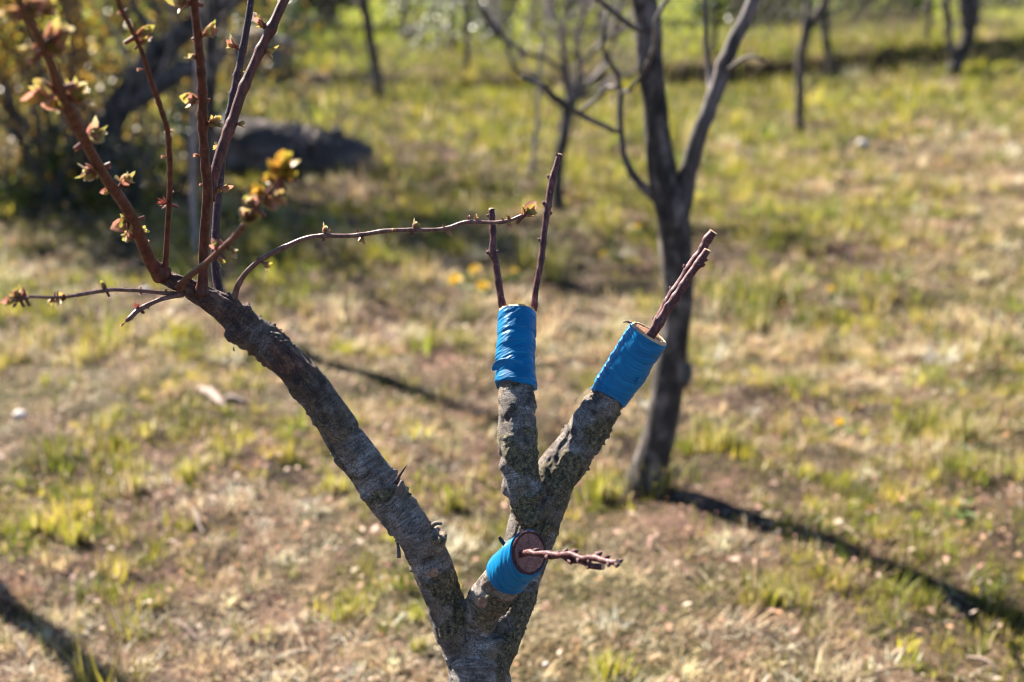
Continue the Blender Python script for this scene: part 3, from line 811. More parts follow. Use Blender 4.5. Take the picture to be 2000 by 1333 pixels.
wrap_thing(2, -0.0006, 0.0012, 0.0105, 8, "blue plastic tape wrapped tightly round the right leaning limb under two thick scions",
           [[(1244, 744, 1.779, 6, 0.5), (1254, 738, 1.784, 8, 0.5), (1263, 732, 1.790, 7, 0.6), (1268, 728, 1.794, 3, 0.6)]])
wrap_thing(4, -0.0012, 0.0012, 0.0085, 14, "blue plastic tape round the short front stub whose sawn face looks at the viewer",
           [[(1052, 1079, 1.668, 9, 0.1), (1066, 1082, 1.675, 8, 0.25), (1078, 1081, 1.690, 4, 0.3), (1084, 1079, 1.70, 2, 0.3)]])

# ------------------------------------------------------------------ scions
def bud_mesh():
    vs, fs = [], []
    nu, nv = 8, 6
    prof = [(0.0, 0.55), (0.2, 0.8), (0.45, 0.9), (0.7, 0.62), (0.9, 0.28), (1.0, 0.05)]
    for z, r in prof:
        for j in range(nu):
            t = 2 * math.pi * j / nu; e = 1 + 0.14 * math.sin(3 * t + z * 4)
            vs.append((0.42 * r * e * math.cos(t), 0.42 * r * e * math.sin(t), z - 0.25))
    for i in range(len(prof) - 1):
        for j in range(nu): fs.append((i * nu + j, i * nu + (j + 1) % nu, (i + 1) * nu + (j + 1) % nu, (i + 1) * nu + j))
    return vs, fs
_bv, _bf = bud_mesh()
def mesh_data(name, vs, fs, mat, cols=None):
    me = bpy.data.meshes.new(name); me.from_pydata([tuple(v) for v in vs], [], fs); me.update()
    me.polygons.foreach_set("use_smooth", np.ones(len(me.polygons), dtype=bool))
    if cols is not None:
        a = me.attributes.new("col", 'FLOAT_COLOR', 'POINT'); a.data.foreach_set("color", np.asarray(cols, dtype=np.float32).ravel())
    me.materials.append(mat); return me
BUD_DARK = mesh_data("bud", _bv, _bf, MAT['scion'])

def place(name, me, loc, axis, size, parent, roll=None):
    o = bpy.data.objects.new(name, me); COL.objects.link(o); o.parent = parent
    rot = Vector(axis).normalized().to_track_quat('Z', 'Y').to_matrix().to_4x4() @ Matrix.Rotation(roll if roll is not None else random.random() * 6.28, 4, 'Z')
    o.matrix_basis = Matrix.Translation(Vector(loc) - base_of(parent)) @ rot @ Matrix.Diagonal((size, size, size, 1))
    return o

def scion(pts, nodes, label, seed, thick=1.0):
    path = px_path(pts, 0.0022, 0.0009, seed)
    swell = np.zeros(len(path.p))
    bpos = []
    for fr, ang, sz in nodes:
        s = fr * path.L; swell += 0.17 * np.exp(-((path.s - s) / 0.0035) ** 2); bpos.append((s, ang, sz))
    path.r = path.r * (1 + swell) * (1 + 0.05 * (noise3(np.stack([path.s * 260, path.s * 0 + seed, path.s * 0], 1)) - 0.5))
    rm = lambda pa, th: 1 + 0.06 * (fbm(np.stack([np.repeat(pa.s * 70, len(th)), np.tile(np.cos(th) * 1.6, len(pa.s)), np.tile(np.sin(th) * 1.6, len(pa.s))], 1), 2, seed).reshape(len(pa.s), len(th)) - 0.5)
    o = mk("scion", *tube_arrays(path, 14, rmod=rm), MAT['scion'], tree); o["label"] = label
    t = Vector(path.t[-1]); cut = (t + Vector((random.uniform(-.4, .4), random.uniform(-.4, .1), random.uniform(0, .4)))).normalized()
    disc("cut_end", Vector(path.p[-1]) + t * 0.0008, (t * 2 + cut).normalized(), path.r[-1] * 1.06, MAT['cut_pale'], o, up=(0.3, 1, 0.2), dome=0.0006, rings=3, n=12)
    for s, ang, sz in bpos:
        p, r, tg = path.at(s)
        i = int(np.searchsorted(path.s, s)); i = min(i, len(path.s) - 1)
        side = Vector(path.u[i]) * math.cos(ang) + Vector(path.v[i]) * math.sin(ang)
        place("bud", BUD_DARK, p + side * r * 0.75, side + tg * 0.75, sz, o)
    return path

scion([(984, 612, 1.844, 15), (980, 590, 1.844, 14), (974, 550, 1.844, 14), (967, 512, 1.844, 13.5), (961, 490, 1.844, 14.5), (963, 462, 1.844, 12.5), (961, 430, 1.844, 12), (960, 409, 1.844, 12)],
      [(0.10, 1.5, 0.005), (0.58, 2.9, 0.0075), (0.56, 0.2, 0.0075), (0.30, 2.0, 0.005), (0.93, 2.8, 0.006), (0.80, 0.8, 0.004)], "short crooked scion at the left edge of the upright wrap", 3)
scion([(1042, 608, 1.851, 13), (1046, 570, 1.851, 12.5), (1053, 530, 1.851, 12), (1059, 490, 1.851, 12.5), (1065, 440, 1.851, 12.5), (1070, 400, 1.851, 13.5), (1078, 352, 1.851, 13.5), (1087, 322, 1.851, 11.5), (1094, 302, 1.851, 10.5)],
      [(0.04, 0.4, 0.005), (0.26, 3.0, 0.004), (0.33, 0.3, 0.005), (0.44, 2.9, 0.0065), (0.62, 0.2, 0.007), (0.67, 3.0, 0.0075), (0.84, 2.8, 0.007), (0.98, 3.2, 0.005)], "longest scion rising from the right edge of the upright wrap", 9)
scion([(1273, 652, 1.787, 17), (1288, 620, 1.784, 17), (1309, 582, 1.781, 18), (1333, 546, 1.778, 17), (1350, 517, 1.776, 18), (1369, 492, 1.774, 16), (1380, 470, 1.772, 17), (1392, 454, 1.770, 16)],
      [(0.12, 2.6, 0.006), (0.30, 3.0, 0.004), (0.40, 2.7, 0.0065), (0.62, 2.9, 0.007), (0.75, 0.1, 0.005), (0.84, 1.0, 0.006), (0.93, 0.6, 0.005)], "longer of the two thick scions on the right wrap", 15)
scion([(1267, 661, 1.774, 20), (1283, 637, 1.770, 19), (1303, 604, 1.767, 17), (1327, 571, 1.764, 17), (1345, 541, 1.762, 16), (1366, 512, 1.760, 15), (1381, 489, 1.758, 14)],
      [(0.18, 2.8, 0.005), (0.35, 2.7, 0.0055), (0.47, 0.3, 0.007), (0.60, 0.0, 0.006), (0.84, 0.2, 0.009), (0.90, 5.8, 0.006)], "shorter thick scion with pale slanted tip on the right wrap", 21)
scion([(1006, 1087, 1.640, 13), (1020, 1083, 1.628, 11), (1034, 1079, 1.615, 13), (1044, 1082, 1.607, 10.5), (1066, 1081, 1.592, 12), (1090, 1084, 1.575, 11), (1114, 1083, 1.557, 12.5), (1136, 1091, 1.543, 11), (1160, 1090, 1.528, 13), (1184, 1097, 1.513, 11), (1207, 1100, 1.50, 10)],
      [(0.12, 1.0, 0.006), (0.20, 1.4, 0.010), (0.36, 4.6, 0.008), (0.42, 1.3, 0.006), (0.50, 1.6, 0.008), (0.58, 1.2, 0.010), (0.66, 4.4, 0.008), (0.74, 4.9, 0.007), (0.80, 1.5, 0.010), (0.87, 1.4, 0.009), (0.93, 4.6, 0.007), (0.99, 4.4, 0.008), (0.99, 1.2, 0.006)], "knobbly pinkish scion reaching farthest right from the front stub", 27)
scion([(1056, 1084, 1.606, 10), (1078, 1087, 1.590, 11), (1098, 1085, 1.575, 10), (1114, 1094, 1.564, 12), (1136, 1097, 1.550, 10), (1156, 1106, 1.537, 11.5), (1177, 1108, 1.526, 11)],
      [(0.15, 4.6, 0.008), (0.30, 1.2, 0.006), (0.45, 1.2, 0.007), (0.55, 4.5, 0.010), (0.72, 1.0, 0.006), (0.82, 4.6, 0.007), (0.95, 1.5, 0.006)], "lower shorter scion on the front stub", 33)

# ------------------------------------------------------------------ shoots with opening buds
def leaflet(L, Wd, curl, tilt, ang, z0, c0, c1, fold=0.35):
    """pointed young leaf rooted on the axis, returns verts, faces, colours"""
    vs, fs, cs = [], [], []
    prof = [(0, 0.28), (0.25, 0.85), (0.5, 1.0), (0.78, 0.78), (1.0, 0.15)]
    for k, (f, w) in enumerate(prof):
        a = tilt + curl * f
        x = L * f * math.sin(tilt + curl * f * 0.5); z = L * f * math.cos(tilt + curl * f * 0.5)
        for sgn in (-1, 0, 1):
            y = sgn * Wd * w * 0.5; up = abs(sgn) * fold * Wd * w * 0.5
            px = x - up * math.cos(a); pz = z + up * math.sin(a)
            vs.append((px * math.cos(ang) - y * math.sin(ang), px * math.sin(ang) + y * math.cos(ang), pz + z0))
            q = f * 0.8 + 0.2 * random.random()
            cs.append(tuple(c0[i] * (1 - q) + c1[i] * q for i in range(3)) + (1,))
    for k in range(4):
        for j in (0, 1):
            o = k * 3 + j; fs.append((o, o + 1, o + 4, o + 3))
    return vs, fs, cs

def cluster(kind, seed, gold=False):
    random.seed(seed)
    vs, fs, cs = [], [], []
    def add(v, f, c):
        o = len(vs); vs.extend(v); fs.extend(tuple(i + o for i in q) for q in f); cs.extend(c)
    PINK = [(0.48, 0.14, 0.12), (0.55, 0.22, 0.17), (0.44, 0.11, 0.11), (0.50, 0.20, 0.13)]
    YG = [(0.36, 0.36, 0.07), (0.24, 0.30, 0.05), (0.46, 0.45, 0.22), (0.40, 0.37, 0.06), (0.50, 0.26, 0.17)]
    if gold:
        PINK = [(0.44, 0.20, 0.05), (0.40, 0.28, 0.04), (0.48, 0.14, 0.08)]; YG = [(0.46, 0.29, 0.02), (0.42, 0.33, 0.03), (0.48, 0.22, 0.03), (0.30, 0.29, 0.03)]
    # short woody spur
    for k, (z, r) in enumerate([(-0.55, 0.09), (-0.2, 0.10), (0.02, 0.13)]):
        for j in range(6):
            t = j * math.pi / 3; vs.append((r * math.cos(t), r * math.sin(t), z)); cs.append((0.20, 0.085, 0.06, 1))
    for k in range(2):
        for j in range(6): fs.append((k * 6 + j, k * 6 + (j + 1) % 6, k * 6 + 6 + (j + 1) % 6, k * 6 + 6 + j))
    if kind == 0:
        for j in range(4):
            add(*leaflet(0.62, 0.42, -0.35, 0.50, j * 1.6, -0.05, (0.34, 0.14, 0.09), (0.55, 0.34, 0.22), 0.6))
    elif kind == 1:
        for j in range(7):
            add(*leaflet(random.uniform(0.5, 0.9), random.uniform(0.32, 0.46), random.uniform(-0.9, 0.1), random.uniform(0.15, 0.85), j * 0.95 + random.random() * .4, 0.0,
                         random.choice(PINK), random.choice(YG), 0.5))
    elif kind == 2:
        for j in range(15):
            add(*leaflet(random.uniform(0.4, 0.85), random.uniform(0.38, 0.60), random.uniform(-1.1, 0.1), random.uniform(0.2, 1.25), j * 2.4 + random.random() * .5, random.uniform(-0.1, 0.12),
                         random.choice(PINK), random.choice(YG), 0.4))
    else:
        for j in range(34):
            a = random.random() * 6.28; tl = random.uniform(0.1, 1.4)
            add(*leaflet(random.uniform(0.35, 0.7), 0.06, random.uniform(-0.4, 0.4), tl, a, 0.0, (0.16, 0.04, 0.03), (0.34, 0.09, 0.06), 0.2))
    return mesh_data(("bud", "opening_bud", "leaf_cluster", "dry_tuft")[kind], vs, fs, MAT['leaf'], cs)
CL = {k: [cluster(k, 100 + k * 10 + i) for i in range(n)] for k, n in ((0, 2), (1, 5), (2, 5), (3, 2))}
CL[4] = [cluster(2, 180 + i, True) for i in range(3)]
random.seed(9)
NAMES = ("bud", "opening_bud", "leaf_cluster", "dry_tuft", "leaf_cluster")

def shoot(pts, buds, mat, label, seed, nodes=True, sides=12):
    path = px_path(pts, 0.0035, 0.0006, seed)
    sw = np.zeros(len(path.p))
    for (px, py, sz, kd) in buds:
        k = path.nearest(P(px, py, depth_of(path.p[len(path.p) // 2])))[3]
        sw += 0.22 * np.exp(-((path.s - path.s[k]) / 0.005) ** 2)
    path.r = path.r * (1 + 0.5 * np.exp(-(path.s / 0.010) ** 2)) * 0.83 * (1 + np.minimum(sw, 0.28)) * (1 + 0.06 * (noise3(np.stack([path.s * 120, path.s * 0 + seed, path.s * 0], 1)) - 0.5))
    o = mk("shoot", *tube_arrays(path, sides, round_tip=True), mat, tree); o["label"] = label
    # project each path point to pixels so that a bud finds its place on the shoot
    rel = path.p - np.array(CAMP)
    dz = rel @ np.array(FWD); qx = 1000 + FPX * rel[:, 0] / dz; qy = 666.5 - FPX * (rel @ np.array(UPV)) / dz
    for (px, py, sz, kd) in buds:
        i = int(np.argmin((qx - px) ** 2 + (qy - py) ** 2)); d = dz[i]
        c = P(px, py, d); bpt = Vector(path.p[i]); ax = c - bpt; size = sz * d / FPX
        if ax.length < 0.002: ax = Vector(path.t[i]) * 0.01
        axn = ax.normalized() + Vector(path.t[i]) * 0.30 - FWD * random.uniform(-0.15, 0.3)
        axn.normalize()
        org = bpt + ax * max(0.0, 1 - 0.42 * size / max(ax.length, 1e-5))
        if (org - bpt).length > 0.62 * size: org = bpt + ax.normalized() * 0.62 * size
        place(NAMES[kd], random.choice(CL[kd]), org, axn, size * (1.0, 1.15, 1.08, 1.0, 0.85)[kd] * random.uniform(0.85, 1.15), o)
    return path

shoot([(316, 536, 1.680, 34), (297, 517, 1.663, 32), (282, 485, 1.635, 29), (262, 435, 1.587, 28), (240, 395, 1.544, 27), (205, 345, 1.483, 26), (168, 280, 1.405, 26), (138, 222, 1.335, 28), (115, 170, 1.272, 27), (92, 105, 1.194, 25), (65, 55, 1.128, 24), (40, 5, 1.063, 22), (15, -60, 0.980, 21)],
      [(108, 85, 78, 2), (130, 60, 50, 1), (62, 98, 34, 1), (80, 188, 66, 2), (105, 205, 50, 2), (162, 182, 66, 2), (150, 190, 40, 1), (190, 263, 50, 2), (168, 345, 52, 2), (180, 340, 36, 1), (255, 348, 46, 2), (215, 372, 26, 1), (243, 442, 40, 2), (248, 466, 38, 2), (282, 452, 24, 1), (291, 472, 16, 0), (75, 12, 60, 2), (100, 15, 50, 2), (22, 30, 50, 1)],
      MAT['shoot'], "thick out-of-focus shoot curving up to the top left corner with plump pink leaf clusters", 41, sides=14)
shoot([(322, 530, 1.676, 13), (325, 490, 1.660, 13), (328, 440, 1.636, 13), (331, 380, 1.604, 12.5), (332, 320, 1.570, 12), (327, 258, 1.534, 12), (312, 205, 1.500, 12), (293, 152, 1.465, 12), (274, 92, 1.425, 12), (252, 45, 1.391, 11), (232, 5, 1.361, 10), (220, -40, 1.330, 9)],
      [(281, 66, 38, 1), (284, 80, 26, 1), (234, 28, 18, 0), (267, 139, 18, 0), (303, 198, 11, 0), (336, 257, 17, 0), (316, 308, 17, 0), (339, 376, 12, 0), (313, 398, 36, 3), (329, 446, 13, 0)],
      MAT['shoot'], "thin crooked upright shoot with small bare buds and a dry red tuft", 47)
shoot([(394, 574, 1.690, 26), (396, 540, 1.681, 24), (398, 480, 1.661, 23), (402, 420, 1.638, 23), (406, 372, 1.619, 25), (400, 310, 1.593, 21), (396, 240, 1.563, 20), (396, 196, 1.544, 22), (391, 120, 1.510, 20), (387, 75, 1.489, 21), (380, 10, 1.459, 20), (376, -50, 1.430, 19)],
      [(346, 8, 50, 2), (413, 66, 38, 1), (372, 114, 32, 1), (370, 198, 34, 2), (388, 199, 28, 1), (380, 306, 20, 0), (388, 362, 14, 0), (421, 244, 36, 1), (424, 240, 26, 1)],
      MAT['shoot'], "straight thick brown shoot rising vertically from the end of the left limb", 53, sides=14)
shoot([(430, 592, 1.712, 26), (426, 560, 1.718, 22), (420, 500, 1.724, 21), (424, 420, 1.73, 20), (432, 330, 1.733, 19), (443, 250, 1.735, 18), (460, 165, 1.735, 17), (470, 120, 1.735, 17), (481, 60, 1.735, 16), (489, 10, 1.735, 16), (496, -45, 1.735, 15)],
      [(450, 89, 30, 1), (468, 146, 18, 1), (421, 289, 24, 1), (441, 228, 12, 0), (440, 180, 10, 0)],
      MAT['shoot_dark'], "dark purple shoot with pale specks behind the straight brown shoot", 59)
shoot([(408, 392, 1.645, 20), (416, 352, 1.648, 24), (434, 290, 1.652, 25), (452, 240, 1.655, 23), (472, 182, 1.658, 24), (490, 140, 1.66, 23), (512, 92, 1.663, 23), (535, 45, 1.665, 23), (556, 0, 1.668, 22), (580, -50, 1.67, 21)],
      [(503, 42, 34, 1), (506, 50, 24, 1), (527, 103, 28, 1), (471, 245, 19, 1), (491, 175, 8, 0), (451, 262, 8, 0), (452, 375, 26, 1), (424, 376, 28, 1)],
      MAT['shoot'], "reddish brown shoot forking off and leaning right to the top edge", 61, sides=14)
shoot([(350, 561, 1.672, 17), (366, 543, 1.644, 16), (388, 525, 1.604, 15), (412, 505, 1.555, 15), (440, 480, 1.493, 14), (468, 452, 1.424, 14), (495, 412, 1.337, 13), (522, 380, 1.259, 12), (548, 348, 1.180, 10)],
      [(554, 312, 70, 4), (540, 332, 56, 4), (574, 340, 46, 4), (522, 345, 42, 4), (500, 366, 46, 4), (488, 395, 40, 2), (484, 425, 46, 2), (525, 398, 44, 2), (548, 392, 42, 2), (510, 385, 36, 2), (420, 482, 28, 1), (450, 492, 30, 1), (430, 510, 22, 1), (386, 531, 11, 0)],
      MAT['shoot'], "blurred slanting shoot ending in a big yellow leaf cluster right of the upright shoots", 67)
shoot([(455, 590, 1.708, 14), (470, 548, 1.697, 13), (505, 511, 1.69, 12), (560, 481, 1.684, 11.5), (612, 463, 1.678, 11), (690, 461, 1.672, 10.5), (760, 451, 1.666, 10), (862, 448, 1.656, 9.5), (910, 435, 1.65, 9), (980, 434, 1.64, 8.5), (1024, 420, 1.635, 7.5)],
      [(632, 447, 24, 1), (634, 450, 18, 1), (518, 519, 20, 1), (703, 468, 20, 1), (750, 452, 18, 1), (808, 438, 22, 1), (812, 444, 18, 1), (874, 455, 18, 1), (930, 424, 16, 1), (914, 417, 12, 0), (1030, 410, 32, 2), (1024, 422, 24, 1), (990, 424, 16, 1), (992, 438, 16, 1), (545, 483, 9, 0), (456, 566, 9, 0)],
      MAT['shoot_pale'], "long thin shoot arching right in front of the upright scions", 71)
shoot([(344, 576, 1.684, 10), (310, 572, 1.663, 9), (270, 568, 1.633, 9), (215, 567, 1.588, 9), (170, 573, 1.548, 8.5), (130, 580, 1.511, 8.5), (90, 581, 1.473, 8), (58, 580, 1.443, 8), (35, 585, 1.420, 7)],
      [(26, 586, 36, 1), (36, 578, 34, 2), (46, 572, 28, 1), (28, 600, 18, 0), (104, 588, 20, 1), (133, 579, 24, 1), (112, 586, 18, 1), (205, 561, 20, 1), (276, 575, 15, 0), (326, 566, 12, 0)],
      MAT['shoot_pale'], "thin twig reaching left with opening buds at its tip", 73)
shoot([(356, 574, 1.685, 13), (335, 580, 1.672, 11), (310, 587, 1.662, 10.5), (284, 599, 1.652, 10), (268, 608, 1.645, 10), (258, 618, 1.64, 10), (248, 627, 1.637, 9)],
      [(264, 594, 26, 3), (268, 597, 20, 3), (249, 628, 14, 0), (291, 604, 11, 0), (260, 625, 10, 0)],
      MAT['shoot_pale'], "short pale spur below the left twig with a withered red tuft", 79)

# ================================================================== TREES BEHIND
def vp(pts, y, step=0.03, wob=0.0, seed=1):
    """pts: (px, py, width_px[, dy]) standing at distance y"""
    out = []
    for q in pts:
        yy = y + (q[3] if len(q) > 3 else 0)
        p = V(q[0], q[1], yy); out.append((p, q[2] * depth_of(p) / FPX / 2))
    return Path(out, step, wob, seed)

def grow(path_or_pt, d0, length, r0, depth, seed, acc, bend=0.35):
    """a wandering twig with side twigs; adds tubes to acc"""
    rd = random.Random(seed)
    p = Vector(path_or_pt); d = Vector(d0).normalized()
    n = max(3, int(length / 0.07)); pts = [(p.copy(), r0)]; kids = []
    for k in range(n):
        d = (d + Vector((rd.uniform(-1, 1), rd.uniform(-1, 1), rd.uniform(-0.6, 1.0))) * bend * 0.5).normalized()
        p = p + d * (length / n); pts.append((p.copy(), r0 * (1 - 0.8 * (k + 1) / n)))
        if depth > 0 and k > 0 and rd.random() < 0.55: kids.append((p.copy(), d.copy(), 1 - k / n))
    acc.append(tube_arrays(Path(pts, 0.04), 5))
    for q, dd, f in kids:
        side = Vector((rd.uniform(-1, 1), rd.uniform(-1, 1), rd.uniform(-0.1, 0.9)))
        grow(q, dd * 0.5 + side, length * rd.uniform(0.35, 0.6), r0 * 0.5, depth - 1, rd.randrange(10 ** 6), acc, bend)

def bg_tree(name, base_px, label, branches, mat='bg_bark', twigs=(), flare=1.35, sides=12, group=None, cat="tree", y=None, fine=0):
    """branches[0] is the trunk; the rest are limbs. pixel outlines at the tree's own distance"""
    g = G(*base_px); yy = y or g.y
    t = thing(name, Vector((g.x, yy, float(terr(g.x, yy)[0]))), label, cat, group)
    for k, br in enumerate(branches):
        pth = vp(br, yy, 0.03, 0.01, k + int(base_px[0]))
        if k == 0:
            foot = Vector((pth.p[0][0], pth.p[0][1], float(terr(pth.p[0][0], pth.p[0][1])[0]) - 0.06))
            pts = [(foot, pth.r[0] * flare), (Vector(pth.p[0]), pth.r[0] * 1.05)] + [(Vector(pth.p[i]), pth.r[i]) for i in range(3, len(pth.p), 3)]
            pth = Path(pts, 0.03)
        rm = lambda pa, th, s=k: 1 + 0.38 * (fbm(np.stack([np.repeat(pa.s * 9, len(th)), np.tile(np.cos(th) * 1.4, len(pa.s)), np.tile(np.sin(th) * 1.4 + s * 5, len(pa.s))], 1), 2, 5).reshape(len(pa.s), len(th)) - 0.5)
        mk("trunk" if k == 0 else "branch", *tube_arrays(pth, sides if k == 0 else 9, rmod=rm), MAT[mat if k == 0 or mat != 'bg_bark' else 'bg_mid'], t)
        if fine and k > 0:
            rd = random.Random(k * 31 + int(base_px[0])); acc = []
            for q in range(fine):
                i = rd.randrange(len(pth.p) // 4, len(pth.p))
                grow(Vector(pth.p[i]), Vector(pth.t[i]) + Vector((rd.uniform(-1, 1), rd.uniform(-1, 1), rd.uniform(-.2, .8))), rd.uniform(0.2, 0.5), max(0.004, pth.r[i] * 0.35), 1, rd.randrange(10 ** 6), acc)
            mk("twigs", *join(acc), MAT['bg_pale'], t)["kind"] = "stuff"
    for k, (px, py, d0, L, wpx, dep, tm) in enumerate(twigs):
        p = V(px, py, yy); acc = []
        grow(p, d0, L, wpx * depth_of(p) / FPX / 2, dep, int(px * 7 + py + k), acc)
        v, f = join(acc)
        o = mk("twigs", v, f, MAT[tm], t); o["kind"] = "stuff"
    return t

# forked tree right of centre
ft = bg_tree("forked_orchard_tree", (1262, 955), "dark forked orchard tree right of centre, out of focus behind the taped limb",
        [[(1264, 945, 84), (1279, 885, 68), (1292, 820, 64), (1304, 740, 62), (1318, 660, 54), (1325, 590, 54), (1322, 520, 58), (1317, 450, 64), (1308, 395, 66), (1296, 340, 56), (1288, 270, 50), (1277, 180, 48), (1268, 100, 50), (1260, 20, 52), (1250, -80, 50), (1240, -220, 44), (1255, -420, 34), (1240, -620, 20)],
         [(1322, 420, 44), (1336, 365, 38), (1350, 310, 36), (1372, 250, 33), (1398, 175, 31), (1424, 105, 29), (1452, 45, 28), (1482, -25, 26), (1540, -140, 22, 0.1), (1600, -300, 16, 0.2)],
         [(1290, 395, 22), (1262, 372, 18), (1236, 342, 15), (1218, 300, 13), (1212, 250, 12), (1214, 200, 11), (1212, 165, 11), (1196, 130, 9, -0.05), (1180, 90, 8, -0.1), (1185, 20, 7, -0.1)],
         [(1213, 178, 9, 0), (1235, 172, 9, -0.12), (1258, 140, 10, -0.2), (1275, 95, 11, -0.25), (1284, 40, 10, -0.3), (1310, -10, 9, -0.3), (1340, -60, 8, -0.3)],
         [(1270, 380, 9), (1248, 362, 8), (1232, 345, 7), (1222, 330, 5)],
         [(1212, 165, 9), (1180, 178, 9, 0.1), (1140, 215, 9, 0.2)],
         [(1212, 262, 9, 0), (1180, 245, 11, -0.15), (1140, 225, 12, -0.2), (1100, 200, 10, -0.25), (1060, 170, 8, -0.3), (1020, 150, 6, -0.35)],
         [(1265, 60, 14), (1225, 45, 12, -0.1), (1190, 15, 11, -0.15), (1150, -20, 10, -0.2)],
         [(1385, 220, 13), (1384, 160, 11, 0.1), (1378, 90, 10, 0.12), (1378, 20, 9, 0.14), (1372, -60, 8, 0.15)],
         [(1412, 140, 8), (1440, 125, 8, -0.05), (1468, 112, 7, -0.1), (1490, 118, 5, -0.12)],
         [(1326, 745, 40), (1336, 728, 34), (1340, 710, 22)]],
        fine=0, twigs=[(1185, 20, (-0.3, -0.2, 1), 0.4, 6, 1, 'bg_pale'), (1482, -25, (0.4, 0, 1), 0.6, 10, 2, 'bg_bark'), (1255, -300, (-0.6, 0, 1), 0.8, 12, 2, 'bg_bark'), (1250, -200, (0.7, 0.2, 1), 0.8, 12, 2, 'bg_bark')])

# small pale-twigged tree behind it
bg_tree("bare_fruit_tree", (1090, 412), "small bare fruit tree with pale crossing twigs left of the dark forked tree",
        [[(1090, 405, 24), (1090, 350, 22), (1096, 290, 22), (1106, 235, 24), (1116, 195, 26)],
         [(1116, 200, 20), (1108, 160, 18), (1100, 120, 13), (1098, 70, 11), (1105, 20, 10), (1110, -40, 8)],
         [(1116, 198, 20), (1128, 170, 17), (1132, 130, 13), (1125, 80, 11), (1140, 30, 10), (1152, -30, 8)],
         [(1118, 200, 14), (1150, 165, 12), (1175, 130, 11), (1198, 90, 10), (1205, 50, 9), (1215, -10, 8)],
         [(1112, 215, 13), (1080, 195, 11), (1050, 160, 10), (1010, 135, 9), (985, 80, 8), (965, 50, 8), (940, 10, 8)],
         [(1120, 195, 11), (1160, 180, 10), (1195, 160, 9)],
         [(1105, 140, 10), (1065, 115, 9), (1020, 100, 9), (965, 60, 8), (940, 20, 7), (930, -30, 7)],
         [(1132, 130, 10), (1160, 100, 9), (1190, 70, 8), (1230, 45, 7)]],
        'bg_bark', fine=11, twigs=[(1098, 70, (-0.4, 0, 1), 0.5, 7, 2, 'bg_pale'), (1125, 80, (0.3, -0.1, 1), 0.5, 7, 2, 'bg_pale'), (1198, 90, (0.4, 0.1, 1), 0.5, 7, 2, 'bg_pale'),
                    (1050, 160, (-0.6, -0.2, 0.9), 0.5, 7, 2, 'bg_pale'), (1010, 135, (-0.5, 0.2, 1), 0.5, 7, 2, 'bg_pale'), (1150, 165, (0.6, -0.2, 0.8), 0.45, 7, 2, 'bg_pale'),
                    (1116, 200, (0.1, -0.4, 1.0), 0.6, 8, 2, 'bg_pale'), (1065, 115, (-0.2, 0, 1), 0.5, 7, 2, 'bg_pale')])

bg_tree("slim_orchard_tree", (743, 196), "slim dark leaning trunk at the fence, left of centre",
        [[(742, 190, 22), (736, 150, 21), (728, 105, 20), (720, 60, 20), (712, 15, 20), (700, -60, 18), (690, -160, 14)]],
        'bg_bark', fine=4, twigs=[(715, 30, (-0.7, 0, 0.8), 0.8, 9, 2, 'bg_pale'), (712, 15, (0.7, 0, 1), 0.8, 9, 2, 'bg_pale')])
bg_tree("slim_orchard_tree", (1562, 272), "slim grey young tree bending right, standing in the grass before the fence",
        [[(1562, 262, 20), (1562, 220, 18), (1563, 170, 18), (1564, 125, 18), (1568, 90, 18), (1580, 55, 16), (1598, 25, 16), (1616, -10, 15), (1630, -80, 12)],
         [(1567, 95, 14), (1572, 50, 13), (1578, 0, 12), (1580, -60, 10)]],
        'bg_bark', [(1598, 25, (0.5, 0, 1), 0.5, 8, 2, 'bg_pale'), (1578, 0, (-0.4, 0, 1), 0.6, 8, 2, 'bg_pale')])
bg_tree("slim_orchard_tree", (1624, 156), "thin dark trunk on the fence bank right of the bending young tree",
        [[(1622, 138, 18), (1618, 105, 16), (1612, 65, 16), (1608, 25, 15), (1604, -40, 13), (1600, -140, 10)]],
        'bg_bark', [(1608, 25, (0.5, 0, 1), 0.8, 9, 2, 'bg_bark')])
bg_tree("twin_trunk_tree", (1872, 144), "twin-trunked dark tree at the fence near the right edge",
        [[(1862, 138, 30), (1868, 122, 28), (1882, 92, 26), (1894, 60, 28), (1898, 25, 32), (1896, -30, 30), (1890, -120, 16)],
         [(1862, 118, 13), (1854, 80, 15), (1851, 40, 16), (1846, -10, 15), (1842, -80, 12)],
         [(1884, 88, 13), (1884, 45, 15), (1878, 0, 14), (1874, -80, 12)]],
        'bg_bark', [(1896, 0, (0.6, 0, 1), 0.8, 10, 2, 'bg_bark'), (1846, -10, (-0.6, 0, 1), 0.8, 9, 2, 'bg_bark')])
bg_tree("thin_sapling", (1040, 335), "thin pale grey sapling stem standing left of the small bare fruit tree",
        [[(1040, 330, 10), (1046, 270, 10), (1050, 210, 9), (1054, 150, 8), (1056, 90, 7)]], 'bg_pale', cat="sapling")
bg_tree("thin_sapling", (378, 500), "thin pale straight sapling stem left of the upright brown shoots",
        [[(379, 492, 11), (378, 420, 11), (377, 340, 11), (379, 260, 10), (384, 180, 9), (388, 100, 8), (392, -20, 7)]], 'bg_pale', cat="sapling")
bg_tree("slender_tree", (432, 628), "slender dark trunk hidden behind the upright shoots of the grafted tree",
        [[(430, 622, 28), (424, 560, 25), (418, 480, 23), (414, 400, 23), (412, 300, 24), (410, 200, 26), (410, 120, 26), (414, 40, 26), (420, -60, 28), (425, -200, 20)]],
        'bg_bark', [(412, 60, (0.6, 0.1, 1), 0.5, 12, 2, 'bg_bark'), (412, 60, (-0.7, 0.3, 0.6), 0.5, 12, 2, 'bg_bark')])
